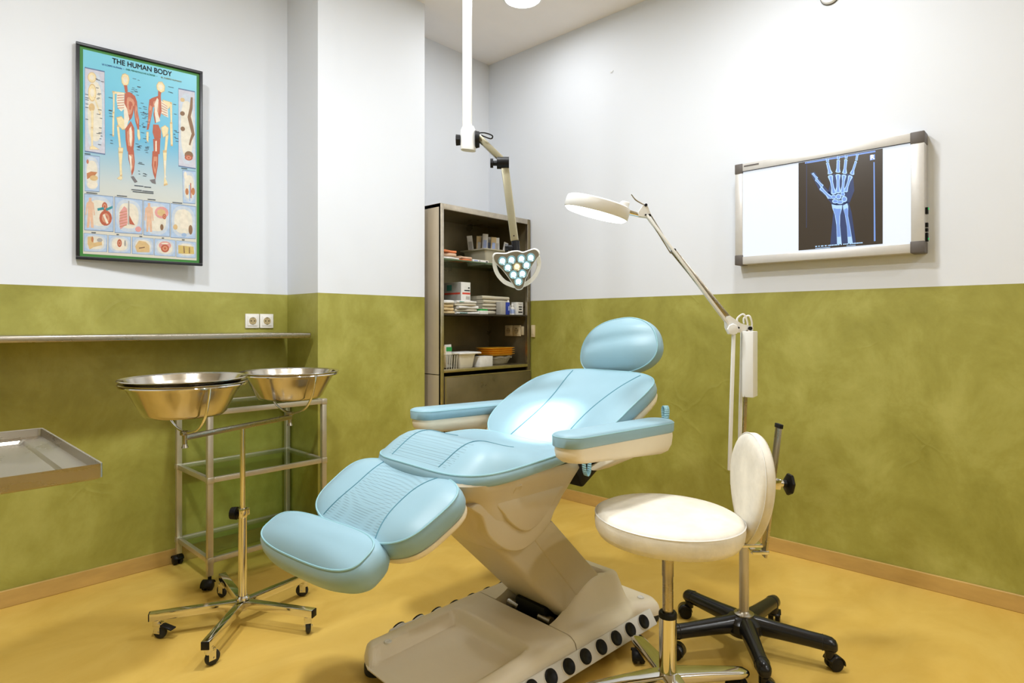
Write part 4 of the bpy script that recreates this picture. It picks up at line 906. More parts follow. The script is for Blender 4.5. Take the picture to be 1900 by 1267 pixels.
D_PANELS = [('lav',[(0.0152,0.091),(0.1733,0.0904),(0.1776,0.4953),(0.0158,0.4947)],[('bone',[(0.1023,0.1271),(0.0992,0.1374),(0.0905,0.146),(0.0781,0.1514),(0.0644,0.1525),(0.0521,0.149),(0.0436,0.1416),(0.0406,0.1319),(0.0437,0.1217),(0.0523,0.113),(0.0647,0.1076),(0.0784,0.1066),(0.0907,0.11),(0.0992,0.1174)]),('bone',[(0.1028,0.2018),(0.0998,0.2188),(0.0916,0.2329),(0.0798,0.2413),(0.0667,0.2422),(0.055,0.2356),(0.0469,0.2227),(0.0441,0.2061),(0.0472,0.1891),(0.0554,0.1751),(0.0671,0.1668),(0.0801,0.1658),(0.0919,0.1724),(0.0999,0.1852)]),('tan',[(0.0943,0.2753),(0.0918,0.2844),(0.085,0.292),(0.0751,0.2966),(0.0642,0.2974),(0.0544,0.2941),(0.0476,0.2874),(0.0453,0.2787),(0.0477,0.2697),(0.0546,0.2621),(0.0644,0.2575),(0.0753,0.2567),(0.0851,0.2599),(0.0919,0.2666)]),('bone',[(0.0648,0.292),(0.0828,0.2907),(0.0807,0.3792),(0.0675,0.3801)]),('bone',[(0.0643,0.3803),(0.0791,0.3793),(0.0786,0.4686),(0.067,0.4693)]),('bone',[(0.0571,0.4723),(0.0819,0.4659),(0.1275,0.4782),(0.057,0.4848)]),('bone',[(0.0912,0.2317),(0.0994,0.2287),(0.1403,0.2966),(0.132,0.2996)])]),('lav',[(0.8267,0.0935),(0.9819,0.0917),(0.9908,0.5004),(0.8278,0.4994)],[('brown',[(0.9431,0.1224),(0.9627,0.1209),(0.9617,0.1792),(0.9431,0.2264),(0.9678,0.2759),(0.9807,0.3214),(0.9532,0.3542),(0.9382,0.3836),(0.9254,0.3792),(0.935,0.3501),(0.9516,0.3181),(0.9339,0.2833),(0.9121,0.2336),(0.9322,0.1813)]),('tan',[(0.8852,0.1443),(0.8833,0.1492),(0.8776,0.1535),(0.8692,0.1563),(0.8597,0.157),(0.8511,0.1555),(0.8451,0.152),(0.8428,0.1474),(0.8447,0.1425),(0.8505,0.1382),(0.8589,0.1354),(0.8683,0.1347),(0.8769,0.1362),(0.8829,0.1397)]),('brown',[(0.8864,0.2176),(0.8843,0.223),(0.8781,0.2277),(0.8689,0.2307),(0.8587,0.2314),(0.8493,0.2297),(0.8428,0.2259),(0.8403,0.2208),(0.8424,0.2154),(0.8486,0.2107),(0.8577,0.2077),(0.868,0.207),(0.8773,0.2087),(0.8839,0.2125)]),('brown',[(0.8879,0.2991),(0.886,0.3046),(0.8802,0.3093),(0.8717,0.3122),(0.8622,0.3128),(0.8535,0.311),(0.8474,0.3071),(0.8451,0.3019),(0.847,0.2965),(0.8528,0.2918),(0.8613,0.2889),(0.8708,0.2883),(0.8795,0.2901),(0.8856,0.2939)]),('brown',[(0.9667,0.4339),(0.963,0.4437),(0.9517,0.452),(0.9352,0.4572),(0.9167,0.4582),(0.8999,0.455),(0.8881,0.448),(0.8836,0.4388),(0.8873,0.4291),(0.8985,0.4209),(0.9149,0.4157),(0.9334,0.4146),(0.9503,0.4178),(0.9621,0.4247)]),('red',[(0.9623,0.4478),(0.9587,0.4546),(0.9481,0.4604),(0.9326,0.4642),(0.9153,0.4652),(0.8996,0.4632),(0.8886,0.4586),(0.8845,0.4523),(0.8881,0.4457),(0.8986,0.4398),(0.9141,0.4361),(0.9314,0.435),(0.9471,0.437),(0.9581,0.4416)])]),('pblue',[(0.0123,0.5172),(0.1335,0.5151),(0.1307,0.6873),(0.0147,0.6904)],[('liver',[(0.0297,0.605),(0.0631,0.5935),(0.1149,0.5932),(0.0949,0.6112),(0.063,0.6201),(0.0327,0.6338)]),('tan',[(0.1204,0.622),(0.1171,0.6281),(0.1077,0.6333),(0.0943,0.6366),(0.0793,0.6374),(0.0659,0.6354),(0.0567,0.6312),(0.0534,0.6255),(0.0567,0.6194),(0.066,0.6142),(0.0795,0.6109),(0.0944,0.6101),(0.1078,0.612),(0.1171,0.6163)]),('pale',[(0.1187,0.6562),(0.1143,0.6648),(0.1021,0.6722),(0.0844,0.6768),(0.0648,0.6778),(0.0473,0.6749),(0.0351,0.6687),(0.0309,0.6605),(0.0353,0.6519),(0.0475,0.6445),(0.065,0.6399),(0.0846,0.6389),(0.1022,0.6418),(0.1144,0.6479)]),('red',[(0.046,0.5464),(0.045,0.551),(0.0423,0.5548),(0.0385,0.5571),(0.0343,0.5573),(0.0305,0.5555),(0.0279,0.552),(0.027,0.5474),(0.028,0.5428),(0.0306,0.539),(0.0344,0.5368),(0.0387,0.5365),(0.0425,0.5383),(0.0451,0.5419)])]),('pblue',[(0.8657,0.5234),(0.989,0.5192),(0.9863,0.6924),(0.8706,0.6951)],[('liver',[(0.9222,0.6326),(0.921,0.6406),(0.9169,0.6471),(0.9107,0.651),(0.9037,0.6513),(0.8973,0.6481),(0.8927,0.6419),(0.8909,0.6341),(0.8921,0.6261),(0.8962,0.6195),(0.9023,0.6157),(0.9093,0.6154),(0.9157,0.6186),(0.9203,0.6247)]),('liver',[(0.9834,0.6275),(0.982,0.6364),(0.9775,0.6438),(0.9706,0.6481),(0.9628,0.6484),(0.9556,0.6448),(0.9504,0.638),(0.9483,0.6292),(0.9497,0.6203),(0.9542,0.613),(0.9611,0.6088),(0.9689,0.6084),(0.9761,0.6119),(0.9812,0.6188)]),('pblue2',[(0.9259,0.5958),(0.9364,0.5953),(0.94,0.6817),(0.9278,0.6823)]),('red',[(0.9377,0.5851),(0.9464,0.5846),(0.9499,0.6659),(0.9411,0.6663)]),('pale',[(0.9065,0.5463),(0.9053,0.5551),(0.9012,0.5623),(0.8951,0.5665),(0.8882,0.5669),(0.8818,0.5633),(0.8772,0.5566),(0.8753,0.5479),(0.8765,0.5392),(0.8806,0.5319),(0.8866,0.5277),(0.8936,0.5274),(0.9,0.5309),(0.9046,0.5377)])]),('pblue',[(0.013,0.7076),(0.2442,0.7065),(0.2449,0.8799),(0.0131,0.8821)],[('skin',[(0.0464,0.7231),(0.0664,0.7222),(0.0687,0.7392),(0.0863,0.7482),(0.0957,0.8045),(0.086,0.8099),(0.0798,0.7657),(0.078,0.8052),(0.0857,0.8694),(0.0631,0.8703),(0.0578,0.816),(0.0494,0.8708),(0.0293,0.8716),(0.0378,0.8069),(0.0365,0.7676),(0.0233,0.8125),(0.0177,0.8078),(0.0286,0.7508),(0.0462,0.7402)]),('red',[(0.2356,0.8136),(0.2305,0.8307),(0.2159,0.8449),(0.1949,0.8532),(0.1717,0.8541),(0.1508,0.8474),(0.1364,0.8345),(0.1313,0.8179),(0.1364,0.8009),(0.1508,0.7868),(0.1717,0.7785),(0.1948,0.7775),(0.2158,0.7841),(0.2303,0.797)]),('red',[(0.1979,0.758),(0.1956,0.7678),(0.1893,0.7759),(0.1802,0.7806),(0.1701,0.781),(0.1609,0.7771),(0.1546,0.7696),(0.1524,0.7601),(0.1547,0.7503),(0.161,0.7423),(0.1701,0.7376),(0.1802,0.7372),(0.1893,0.741),(0.1956,0.7485)]),('teal',[(0.1144,0.7716),(0.167,0.7619),(0.1711,0.7741),(0.1184,0.7838)]),('teal',[(0.1832,0.7686),(0.2403,0.7512),(0.2403,0.7636),(0.1914,0.7806)]),('pale',[(0.1589,0.8019),(0.1751,0.7962),(0.2078,0.8397),(0.1915,0.8453)])]),('pblue',[(0.2605,0.7058),(0.4964,0.7073),(0.4936,0.8802),(0.2614,0.8828)],[('pink',[(0.3061,0.7757),(0.3388,0.7468),(0.3638,0.7582),(0.3687,0.8333),(0.3067,0.866),(0.2965,0.8261)]),('pale',[(0.3844,0.7523),(0.4134,0.741),(0.4434,0.795),(0.4483,0.8403),(0.3894,0.8224)]),('red',[(0.3765,0.7827),(0.4061,0.8167),(0.4314,0.8384),(0.3854,0.8352)]),('pink',[(0.4881,0.8565),(0.4855,0.8627),(0.4781,0.868),(0.4674,0.8711),(0.4554,0.8716),(0.4445,0.8693),(0.437,0.8646),(0.4343,0.8585),(0.4368,0.8523),(0.4442,0.8471),(0.4549,0.8439),(0.4669,0.8434),(0.4778,0.8457),(0.4853,0.8504)]),('grey',[(0.3733,0.7179),(0.3832,0.7174),(0.3829,0.8378),(0.3729,0.8382)]),('rib',[(0.2995,0.781),(0.3622,0.7683),(0.3623,0.7723),(0.2996,0.786)]),('rib',[(0.2996,0.795),(0.3624,0.7823),(0.3624,0.7863),(0.2997,0.8)]),('rib',[(0.2997,0.809),(0.3625,0.7963),(0.3626,0.8004),(0.2998,0.814)]),('rib',[(0.2998,0.823),(0.3627,0.8104),(0.3627,0.8144),(0.2999,0.828)]),('rib',[(0.2999,0.837),(0.3628,0.8245),(0.3629,0.8285),(0.3,0.8421)]),('rib',[(0.3,0.8511),(0.363,0.8386),(0.363,0.8426),(0.3,0.8561)])]),('pblue',[(0.509,0.7082),(0.7428,0.7086),(0.7422,0.8818),(0.5097,0.8837)],[('skin',[(0.5454,0.7176),(0.5656,0.7166),(0.5677,0.7342),(0.5882,0.7434),(0.5981,0.8038),(0.5872,0.8093),(0.5802,0.7639),(0.5793,0.7995),(0.5842,0.8656),(0.5637,0.8663),(0.5559,0.8157),(0.5484,0.8669),(0.5315,0.8676),(0.5336,0.8014),(0.5312,0.766),(0.5219,0.812),(0.5134,0.8072),(0.5223,0.7463),(0.5441,0.7352)]),('pink',[(0.7331,0.7574),(0.7272,0.7714),(0.7099,0.7831),(0.6846,0.7903),(0.6564,0.7914),(0.6309,0.7864),(0.6131,0.7762),(0.6065,0.7628),(0.6124,0.7489),(0.6296,0.7373),(0.6547,0.7301),(0.6829,0.7288),(0.7084,0.7338),(0.7264,0.744)]),('tan',[(0.7056,0.7586),(0.702,0.7667),(0.6915,0.7735),(0.6761,0.7777),(0.659,0.7784),(0.6435,0.7755),(0.6326,0.7696),(0.6286,0.7619),(0.6322,0.7538),(0.6427,0.747),(0.658,0.7428),(0.6751,0.742),(0.6907,0.7449),(0.7016,0.7508)]),('red',[(0.7122,0.7787),(0.7107,0.7849),(0.7061,0.7901),(0.6993,0.7932),(0.6916,0.7935),(0.6847,0.791),(0.6798,0.7862),(0.6779,0.7801),(0.6794,0.7739),(0.684,0.7687),(0.6908,0.7657),(0.6985,0.7653),(0.7054,0.7678),(0.7103,0.7726)]),('brown',[(0.6872,0.836),(0.6858,0.8432),(0.6817,0.8491),(0.6756,0.8525),(0.6687,0.8527),(0.6624,0.8498),(0.658,0.8443),(0.6563,0.8372),(0.6576,0.83),(0.6617,0.8242),(0.6678,0.8208),(0.6747,0.8205),(0.681,0.8234),(0.6854,0.8289)])]),('pblue',[(0.7557,0.708),(0.9915,0.7102),(0.9885,0.8817),(0.7553,0.885)],[('pale',[(0.8606,0.7314),(0.8955,0.7299),(0.9103,0.7704),(0.9304,0.8317),(0.8426,0.8351),(0.8447,0.7731)]),('tan',[(0.8179,0.8283),(0.816,0.8347),(0.8104,0.8399),(0.8021,0.843),(0.7928,0.8434),(0.7844,0.8409),(0.7784,0.8361),(0.7761,0.8299),(0.778,0.8236),(0.7836,0.8184),(0.7919,0.8153),(0.8011,0.8149),(0.8096,0.8173),(0.8156,0.8221)]),('brown',[(0.9607,0.8357),(0.9592,0.8471),(0.9542,0.8564),(0.9466,0.8617),(0.938,0.862),(0.93,0.8573),(0.9242,0.8484),(0.9218,0.8372),(0.9233,0.8259),(0.9283,0.8167),(0.9359,0.8114),(0.9445,0.811),(0.9525,0.8157),(0.9583,0.8245)]),('pblue2',[(0.9036,0.8665),(0.9013,0.8711),(0.8946,0.875),(0.8848,0.8774),(0.8739,0.8778),(0.8639,0.8761),(0.857,0.8728),(0.8544,0.8684),(0.8566,0.8638),(0.8633,0.8599),(0.8731,0.8575),(0.884,0.8571),(0.894,0.8588),(0.901,0.8621)])]),('pblue',[(0.0089,0.8997),(0.1956,0.9003),(0.1916,0.9838),(0.0082,0.9872)],[('tan',[(0.037,0.9161),(0.0774,0.9121),(0.0854,0.9444),(0.1506,0.9321),(0.1547,0.9521),(0.0853,0.9645),(0.0527,0.9782),(0.0367,0.9511)]),('liver',[(0.0847,0.9269),(0.0837,0.933),(0.0809,0.938),(0.077,0.9409),(0.0727,0.941),(0.0688,0.9384),(0.0661,0.9336),(0.0652,0.9276),(0.0662,0.9215),(0.0689,0.9165),(0.0728,0.9137),(0.0772,0.9135),(0.081,0.9161),(0.0837,0.9208)]),('grey',[(0.1572,0.9268),(0.1549,0.9313),(0.1485,0.935),(0.1394,0.9373),(0.1292,0.9376),(0.12,0.936),(0.1137,0.9327),(0.1115,0.9285),(0.1137,0.924),(0.1201,0.9203),(0.1292,0.918),(0.1394,0.9177),(0.1485,0.9193),(0.1549,0.9226)])]),('pblue',[(0.2096,0.8998),(0.3946,0.9006),(0.393,0.9834),(0.2081,0.9858)],[('pale',[(0.3506,0.9403),(0.3456,0.9533),(0.3314,0.9641),(0.3107,0.9705),(0.2877,0.9713),(0.2671,0.9662),(0.2528,0.9565),(0.2476,0.9439),(0.2526,0.931),(0.2668,0.9203),(0.2874,0.9139),(0.3102,0.913),(0.331,0.918),(0.3454,0.9277)]),('red',[(0.3189,0.9353),(0.317,0.9442),(0.3115,0.9515),(0.3035,0.9557),(0.2947,0.956),(0.2866,0.9523),(0.2811,0.9455),(0.279,0.9367),(0.281,0.9279),(0.2864,0.9206),(0.2944,0.9164),(0.3032,0.9161),(0.3113,0.9197),(0.3169,0.9266)]),('grey',[(0.3548,0.9341),(0.354,0.9412),(0.3517,0.9469),(0.3484,0.9502),(0.3447,0.9503),(0.3413,0.9473),(0.339,0.9417),(0.3381,0.9347),(0.3388,0.9276),(0.3411,0.9219),(0.3444,0.9186),(0.3481,0.9185),(0.3515,0.9215),(0.3539,0.9271)])]),('pblue',[(0.4113,0.9),(0.5952,0.9),(0.5954,0.9837),(0.4099,0.9844)],[('tan',[(0.433,0.9478),(0.4663,0.9159),(0.5257,0.9189),(0.5602,0.9383),(0.5609,0.9718),(0.4503,0.9754)]),('brown',[(0.4669,0.9517),(0.5177,0.9449),(0.5178,0.9511),(0.467,0.9579)])]),('pblue',[(0.6081,0.8996),(0.795,0.9006),(0.7953,0.9852),(0.6058,0.9859)],[('pink',[(0.7576,0.929),(0.7522,0.9387),(0.7365,0.9468),(0.7136,0.9518),(0.6881,0.9526),(0.6651,0.9492),(0.6491,0.9421),(0.6433,0.9329),(0.6486,0.9233),(0.6642,0.9152),(0.6869,0.9102),(0.7123,0.9093),(0.7354,0.9127),(0.7516,0.9197)]),('red',[(0.7389,0.9452),(0.7354,0.9544),(0.725,0.962),(0.7098,0.9665),(0.6928,0.967),(0.6774,0.9635),(0.6666,0.9566),(0.6626,0.9478),(0.6662,0.9387),(0.6765,0.9311),(0.6916,0.9266),(0.7086,0.926),(0.724,0.9295),(0.7348,0.9363)]),('pale',[(0.7346,0.9194),(0.7312,0.9213),(0.7217,0.9231),(0.7078,0.9244),(0.6924,0.9249),(0.6785,0.9246),(0.6689,0.9235),(0.6654,0.9218),(0.6688,0.9199),(0.6783,0.9181),(0.6921,0.9168),(0.7075,0.9163),(0.7215,0.9166),(0.7311,0.9177)])]),('pblue',[(0.8073,0.9013),(0.9912,0.9026),(0.9905,0.987),(0.8085,0.9874)],[('yel',[(0.8239,0.9241),(0.97,0.927),(0.9761,0.9663),(0.8255,0.9685)]),('brown',[(0.8724,0.9277),(0.8812,0.9274),(0.8871,0.9639),(0.8756,0.9643)]),('brown',[(0.9257,0.9311),(0.9345,0.9308),(0.9359,0.965),(0.9252,0.9627)])])]
D_DASH = [[(0.4072,0.1369),(0.4292,0.1368),(0.4293,0.1393),(0.4072,0.1394)],[(0.4351,0.1424),(0.4515,0.1423),(0.4515,0.1448),(0.4351,0.1449)],[(0.3905,0.1655),(0.4105,0.1654),(0.4105,0.1679),(0.3906,0.1679)],[(0.4075,0.179),(0.4314,0.1789),(0.4315,0.1814),(0.4075,0.1815)],[(0.4525,0.1272),(0.4797,0.127),(0.4797,0.1295),(0.4525,0.1296)],[(0.4007,0.1459),(0.432,0.1457),(0.432,0.1481),(0.4007,0.1483)],[(0.4291,0.1536),(0.4568,0.1535),(0.4568,0.156),(0.4291,0.1561)],[(0.3943,0.1578),(0.4204,0.1577),(0.4205,0.1602),(0.3943,0.1603)],[(0.4113,0.089),(0.4425,0.0887),(0.4425,0.0912),(0.4114,0.0914)],[(0.4252,0.1518),(0.4568,0.1517),(0.4568,0.1541),(0.4253,0.1543)],[(0.4439,0.1693),(0.4665,0.1693),(0.4665,0.1717),(0.4439,0.1718)],[(0.4498,0.1244),(0.4824,0.1242),(0.4825,0.1267),(0.4498,0.1269)],[(0.4552,0.0917),(0.4729,0.0916),(0.473,0.094),(0.4552,0.0942)],[(0.4061,0.1763),(0.4294,0.1762),(0.4295,0.1787),(0.4062,0.1787)],[(0.503,0.253),(0.528,0.2531),(0.528,0.2555),(0.503,0.2555)],[(0.4877,0.265),(0.5142,0.2651),(0.5142,0.2676),(0.4878,0.2675)],[(0.5027,0.3864),(0.5312,0.3866),(0.5313,0.3891),(0.5028,0.3889)],[(0.5248,0.3744),(0.5593,0.3746),(0.5593,0.3771),(0.5249,0.3769)],[(0.5053,0.2227),(0.5369,0.2226),(0.537,0.2251),(0.5053,0.2251)],[(0.5273,0.385),(0.5538,0.3852),(0.5538,0.3877),(0.5274,0.3875)],[(0.5082,0.233),(0.5393,0.233),(0.5394,0.2354),(0.5082,0.2355)],[(0.4995,0.2498),(0.5161,0.2498),(0.5162,0.2523),(0.4995,0.2522)],[(0.5205,0.4044),(0.5378,0.4045),(0.5379,0.4071),(0.5206,0.4069)],[(0.5146,0.2763),(0.5329,0.2763),(0.533,0.2788),(0.5146,0.2788)],[(0.4834,0.3575),(0.5155,0.3577),(0.5155,0.3602),(0.4835,0.36)],[(0.4668,0.3245),(0.4831,0.3245),(0.4831,0.3271),(0.4669,0.327)],[(0.509,0.2592),(0.5411,0.2592),(0.5411,0.2617),(0.509,0.2617)],[(0.5266,0.2964),(0.5611,0.2965),(0.5611,0.299),(0.5267,0.2989)],[(0.4818,0.2055),(0.5084,0.2055),(0.5085,0.208),(0.4818,0.208)],[(0.4645,0.233),(0.4875,0.233),(0.4875,0.2355),(0.4645,0.2355)],[(0.5013,0.2214),(0.5175,0.2214),(0.5176,0.2239),(0.5014,0.2239)],[(0.5185,0.2548),(0.5521,0.2548),(0.5522,0.2573),(0.5186,0.2573)],[(0.5206,0.2687),(0.5448,0.2687),(0.5449,0.2712),(0.5207,0.2712)],[(0.4975,0.3289),(0.5243,0.3291),(0.5243,0.3316),(0.4976,0.3315)],[(0.4999,0.3235),(0.5333,0.3237),(0.5333,0.3262),(0.5,0.326)],[(0.4958,0.2821),(0.5249,0.2822),(0.5249,0.2847),(0.4959,0.2846)],[(0.478,0.2548),(0.5119,0.2548),(0.5119,0.2573),(0.4781,0.2573)],[(0.4972,0.3079),(0.5129,0.3079),(0.5129,0.3104),(0.4972,0.3104)],[(0.4905,0.3153),(0.5064,0.3153),(0.5064,0.3179),(0.4906,0.3178)],[(0.5036,0.326),(0.5203,0.326),(0.5203,0.3285),(0.5037,0.3285)],[(0.4573,0.4369),(0.4857,0.4372),(0.4857,0.4397),(0.4573,0.4394)],[(0.448,0.4484),(0.4775,0.4487),(0.4776,0.4513),(0.4481,0.4509)],[(0.4362,0.4196),(0.4645,0.4199),(0.4645,0.4224),(0.4363,0.4222)],[(0.4687,0.4263),(0.4929,0.4266),(0.4929,0.4291),(0.4687,0.4289)],[(0.456,0.4303),(0.4784,0.4305),(0.4784,0.433),(0.456,0.4328)],[(0.4464,0.4331),(0.4732,0.4334),(0.4732,0.4359),(0.4464,0.4356)],[(0.5237,0.4371),(0.5541,0.4374),(0.5542,0.4399),(0.5238,0.4396)],[(0.5144,0.4454),(0.5441,0.4458),(0.5441,0.4483),(0.5145,0.448)],[(0.524,0.4307),(0.5549,0.4311),(0.555,0.4336),(0.524,0.4333)],[(0.5215,0.4295),(0.5454,0.4297),(0.5454,0.4322),(0.5215,0.432)],[(0.5373,0.425),(0.5591,0.4252),(0.5592,0.4278),(0.5374,0.4276)],[(0.5253,0.4556),(0.5493,0.4559),(0.5494,0.4584),(0.5253,0.4581)],[(0.7589,0.0905),(0.7811,0.0903),(0.7812,0.0928),(0.759,0.093)],[(0.7509,0.1196),(0.7753,0.1194),(0.7754,0.1219),(0.751,0.1221)],[(0.7314,0.0907),(0.7573,0.0904),(0.7573,0.0929),(0.7315,0.0931)],[(0.7308,0.118),(0.7626,0.1178),(0.7627,0.1203),(0.7309,0.1205)],[(0.2095,0.2727),(0.2392,0.2727),(0.2392,0.2752),(0.2095,0.2751)],[(0.2174,0.3948),(0.2389,0.395),(0.2389,0.3975),(0.2174,0.3973)],[(0.2086,0.2758),(0.2381,0.2758),(0.2381,0.2783),(0.2086,0.2783)],[(0.211,0.2882),(0.2336,0.2883),(0.2336,0.2907),(0.211,0.2907)],[(0.2135,0.3027),(0.2454,0.3028),(0.2454,0.3052),(0.2135,0.3051)],[(0.2089,0.2097),(0.241,0.2096),(0.241,0.2121),(0.2089,0.2121)],[(0.2215,0.4369),(0.2447,0.4372),(0.2447,0.4397),(0.2215,0.4394)],[(0.2227,0.4229),(0.2419,0.4231),(0.2419,0.4256),(0.2227,0.4254)],[(0.7951,0.3563),(0.8242,0.3565),(0.8243,0.3591),(0.7952,0.3589)],[(0.7857,0.2286),(0.8082,0.2286),(0.8083,0.2311),(0.7858,0.2312)],[(0.7775,0.178),(0.8048,0.1779),(0.8049,0.1804),(0.7776,0.1805)],[(0.7848,0.3507),(0.8017,0.3508),(0.8017,0.3534),(0.7849,0.3533)],[(0.7975,0.3225),(0.8316,0.3226),(0.8317,0.3252),(0.7976,0.325)],[(0.799,0.3709),(0.8264,0.3711),(0.8265,0.3737),(0.7991,0.3735)],[(0.7782,0.3359),(0.7975,0.336),(0.7976,0.3385),(0.7783,0.3384)],[(0.7839,0.3161),(0.8101,0.3162),(0.8102,0.3188),(0.784,0.3187)],[(0.1208,0.4532),(0.147,0.4535),(0.147,0.456),(0.1208,0.4557)],[(0.1177,0.2004),(0.1479,0.2003),(0.1479,0.2027),(0.1177,0.2028)],[(0.1244,0.3946),(0.1457,0.3948),(0.1457,0.3973),(0.1244,0.3971)],[(0.1097,0.3041),(0.1393,0.3042),(0.1393,0.3066),(0.1096,0.3065)],[(0.1079,0.3991),(0.1396,0.3994),(0.1396,0.4019),(0.1079,0.4016)],[(0.1421,0.4088),(0.1572,0.409),(0.1572,0.4114),(0.1421,0.4113)],[(0.1325,0.424),(0.1483,0.4241),(0.1483,0.4266),(0.1325,0.4264)],[(0.1139,0.2065),(0.1382,0.2065),(0.1382,0.2089),(0.1139,0.2089)],[(0.1218,0.2806),(0.1507,0.2806),(0.1507,0.2831),(0.1218,0.283)],[(0.0999,0.1302),(0.1168,0.1301),(0.1168,0.1325),(0.0999,0.1326)],[(0.1064,0.1346),(0.1385,0.1344),(0.1385,0.1368),(0.1064,0.137)],[(0.1451,0.1381),(0.1689,0.1379),(0.1689,0.1403),(0.1451,0.1405)],[(0.1162,0.2231),(0.1373,0.2231),(0.1373,0.2255),(0.1162,0.2255)],[(0.1337,0.3216),(0.1551,0.3217),(0.1551,0.3241),(0.1337,0.324)],[(0.1096,0.2287),(0.1266,0.2287),(0.1266,0.2312),(0.1096,0.2312)],[(0.1287,0.3697),(0.1505,0.3699),(0.1505,0.3724),(0.1287,0.3722)],[(0.1039,0.1746),(0.1253,0.1745),(0.1253,0.1769),(0.1039,0.177)],[(0.1312,0.3943),(0.1531,0.3945),(0.1531,0.3969),(0.1312,0.3968)],[(0.021,0.2635),(0.0433,0.2636),(0.0433,0.266),(0.021,0.266)],[(0.0195,0.2336),(0.0467,0.2335),(0.0466,0.236),(0.0195,0.236)],[(0.0193,0.2806),(0.0422,0.2806),(0.0422,0.2831),(0.0193,0.283)],[(0.0189,0.243),(0.0459,0.243),(0.0459,0.2454),(0.0189,0.2454)],[(0.0184,0.2168),(0.0406,0.2167),(0.0406,0.2192),(0.0184,0.2192)],[(0.0207,0.3384),(0.0421,0.3385),(0.0421,0.341),(0.0207,0.3408)],[(0.5196,0.5701),(0.5395,0.5705),(0.5395,0.5729),(0.5197,0.5726)],[(0.4862,0.5193),(0.516,0.5198),(0.5161,0.5222),(0.4863,0.5218)],[(0.5021,0.5786),(0.5317,0.5792),(0.5317,0.5817),(0.5022,0.5811)],[(0.5023,0.5665),(0.5277,0.5669),(0.5277,0.5694),(0.5023,0.569)],[(0.4599,0.5573),(0.475,0.5575),(0.475,0.56),(0.46,0.5597)],[(0.4632,0.5718),(0.4789,0.5721),(0.479,0.5745),(0.4632,0.5742)],[(0.4585,0.519),(0.4894,0.5195),(0.4895,0.5219),(0.4585,0.5214)],[(0.4649,0.5127),(0.4951,0.5132),(0.4952,0.5156),(0.4649,0.5151)],[(0.4269,0.6334),(0.5059,0.6323),(0.506,0.6363),(0.4269,0.6374)],[(0.5118,0.6342),(0.5748,0.6333),(0.5748,0.6373),(0.5119,0.6381)],[(0.3999,0.6561),(0.4913,0.6549),(0.4914,0.6589),(0.3999,0.66)],[(0.4955,0.6564),(0.5963,0.6551),(0.5964,0.6591),(0.4956,0.6603)],[(0.0266,0.6972),(0.1146,0.6962),(0.1146,0.7001),(0.0266,0.7011)],[(0.2768,0.6951),(0.3631,0.6942),(0.3631,0.6981),(0.2768,0.6991)],[(0.5424,0.6961),(0.6142,0.6953),(0.6143,0.6994),(0.5425,0.7001)],[(0.7683,0.6978),(0.8619,0.6968),(0.8621,0.7009),(0.7685,0.7018)],[(0.067,0.8911),(0.1035,0.891),(0.1035,0.895),(0.067,0.895)],[(0.2738,0.8914),(0.2945,0.8914),(0.2945,0.8954),(0.2738,0.8954)],[(0.4701,0.8913),(0.4955,0.8913),(0.4955,0.8953),(0.4702,0.8953)],[(0.6706,0.8906),(0.6922,0.8906),(0.6923,0.8947),(0.6707,0.8947)],[(0.8579,0.8916),(0.8843,0.8916),(0.8844,0.8958),(0.858,0.8958)],[(0.0124,0.5077),(0.0597,0.5067),(0.0596,0.5105),(0.0123,0.5115)],[(0.8523,0.5101),(0.9084,0.5089),(0.9086,0.5129),(0.8524,0.5141)],[(0.4124,0.6654),(0.5965,0.6631),(0.5966,0.6671),(0.4124,0.6693)]]
